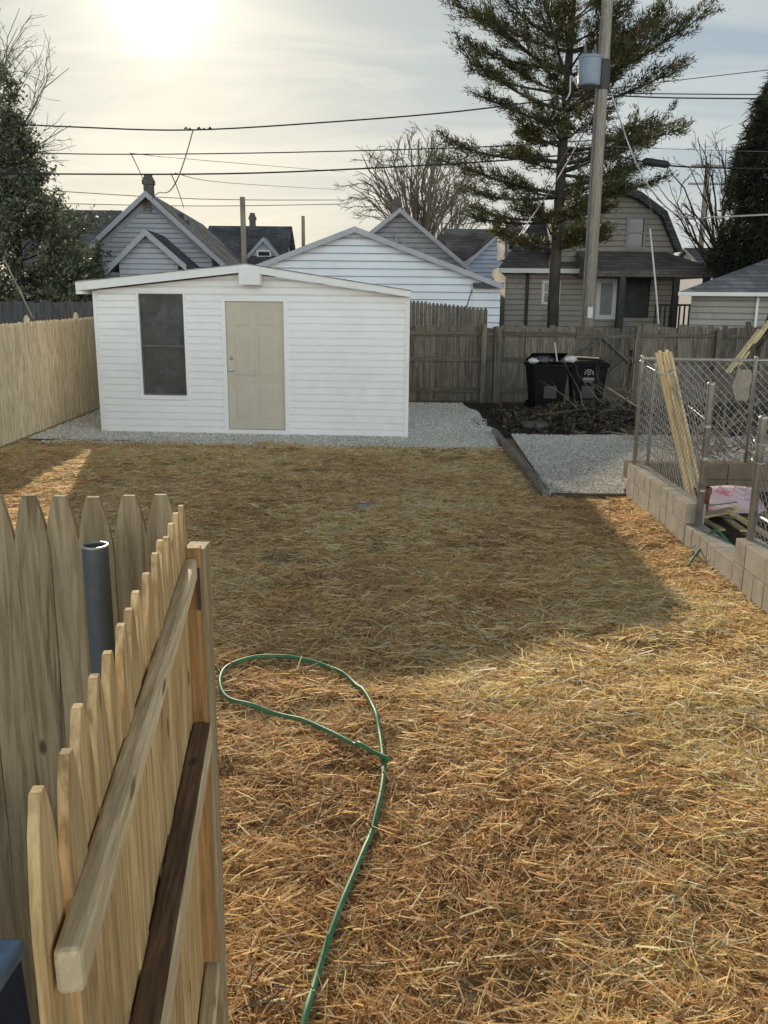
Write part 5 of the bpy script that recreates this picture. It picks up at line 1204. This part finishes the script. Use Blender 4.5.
def mth(op, a, b=None, clamp=False):
    m = nt.nodes.new('ShaderNodeMath'); m.operation = op; m.use_clamp = clamp
    for i, v in enumerate((a, b)):
        if v is None: continue
        if hasattr(v, 'links') or hasattr(v, 'is_linked'): nt.links.new(v, m.inputs[i])
        else: m.inputs[i].default_value = v
    return m.outputs[0]
dpos = mth('MAXIMUM', dt.outputs['Value'], 0.0)
sep = nt.nodes.new('ShaderNodeSeparateXYZ'); nt.links.new(nrm.outputs[0], sep.inputs[0])
# cloud sheet: direction projected to a flat layer overhead
zz = mth('ADD', mth('MAXIMUM', sep.outputs[2], 0.0), .12)
cx_ = mth('DIVIDE', sep.outputs[0], zz); cy_ = mth('DIVIDE', sep.outputs[1], zz)
cmb = nt.nodes.new('ShaderNodeCombineXYZ'); nt.links.new(cx_, cmb.inputs[0]); nt.links.new(cy_, cmb.inputs[1])
mp = nt.nodes.new('ShaderNodeMapping'); mp.inputs['Scale'].default_value = (.5, 1.1, 1); mp.inputs['Rotation'].default_value = (0, 0, rad(20)); nt.links.new(cmb.outputs[0], mp.inputs[0])
cn_ = nt.nodes.new('ShaderNodeTexNoise'); cn_.inputs['Scale'].default_value = 1.6; cn_.inputs['Detail'].default_value = 6; cn_.inputs['Roughness'].default_value = .55; cn_.inputs['Distortion'].default_value = .7; nt.links.new(mp.outputs[0], cn_.inputs['Vector'])
def wramp(f, stops):
    r = nt.nodes.new('ShaderNodeValToRGB')
    while len(r.color_ramp.elements) < len(stops): r.color_ramp.elements.new(.5)
    for e, (p_, c_) in zip(r.color_ramp.elements, stops): e.position = p_; e.color = (*c_, 1)
    nt.links.new(f, r.inputs[0]); return r.outputs[0]
def wmix(f, a, b, mode='MIX'):
    m = nt.nodes.new('ShaderNodeMix'); m.data_type = 'RGBA'; m.blend_type = mode; m.clamp_result = False
    for i, v in ((0, f), (6, a), (7, b)):
        if isinstance(v, (int, float)): m.inputs[i].default_value = v
        elif isinstance(v, tuple): m.inputs[i].default_value = (*v, 1)
        else: nt.links.new(v, m.inputs[i])
    return m.outputs[2]
cfac = wramp(cn_.outputs['Fac'], [(.42, (0, 0, 0)), (.58, (1, 1, 1))])
# away from the sun the thin sheet is blue grey, towards it cream
near = mth('POWER', dpos, 7.0)
thin = wmix(near, (.35, .47, .585), (.53, .585, .57)); thick = wmix(near, (.52, .60, .655), (.70, .72, .665))
sheetc = wmix(cfac, thin, thick)
hz = wramp(sep.outputs[2], [(.0, (1, 1, 1)), (.24, (0, 0, 0))])
sheetc = wmix(mth('MULTIPLY', hz, .5), sheetc, (.77, .78, .71))
# bright veil of the sun behind the cloud
wramp_n = mth('ADD', mth('MULTIPLY', cn_.outputs['Fac'], 1.6), .2)
g1 = mth('MULTIPLY', mth('MULTIPLY', mth('POWER', dpos, 1300.0), wramp_n), 1.1); g2 = mth('MULTIPLY', mth('POWER', dpos, 170.0), .18)
glow = mth('ADD', g1, g2); gl3 = nt.nodes.new('ShaderNodeCombineXYZ')
for i, k in enumerate((1.0, .90, .66)): nt.links.new(mth('MULTIPLY', glow, k), gl3.inputs[i])
sheetc = wmix(1.0, sheetc, gl3.outputs[0], 'ADD')
# the sky at the viewer's back is brightened as added fill, the zenith dimmed
back = mth('MULTIPLY', mth('MAXIMUM', mth('MULTIPLY', dt.outputs['Value'], -1.0), 0.0), 1.0)
low = wramp(sep.outputs[2], [(.15, (1, 1, 1)), (.75, (.0, .0, .0))]); backc = wmix(mth('MULTIPLY', back, low), wramp(sep.outputs[2], [(.28, (1, 1, 1)), (.42, (.22, .22, .235))]), (6.0, 5.65, 5.2)); sheetc = wmix(1.0, sheetc, backc, 'MULTIPLY')
bg2 = nt.nodes.new('ShaderNodeBackground'); bg2.inputs[1].default_value = 1.03; nt.links.new(sheetc, bg2.inputs[0])
ms = nt.nodes.new('ShaderNodeMixShader'); ms.inputs[0].default_value = .86; nt.links.new(bg1.outputs[0], ms.inputs[1]); nt.links.new(bg2.outputs[0], ms.inputs[2]); nt.links.new(ms.outputs[0], out_.inputs[0])
scene.view_settings.view_transform = 'Standard'; scene.view_settings.look = 'None'; scene.view_settings.exposure = 0
scene.render.engine = 'CYCLES'; scene.cycles.max_bounces = 6; scene.cycles.transparent_max_bounces = 4
scene.cycles.use_denoising = True
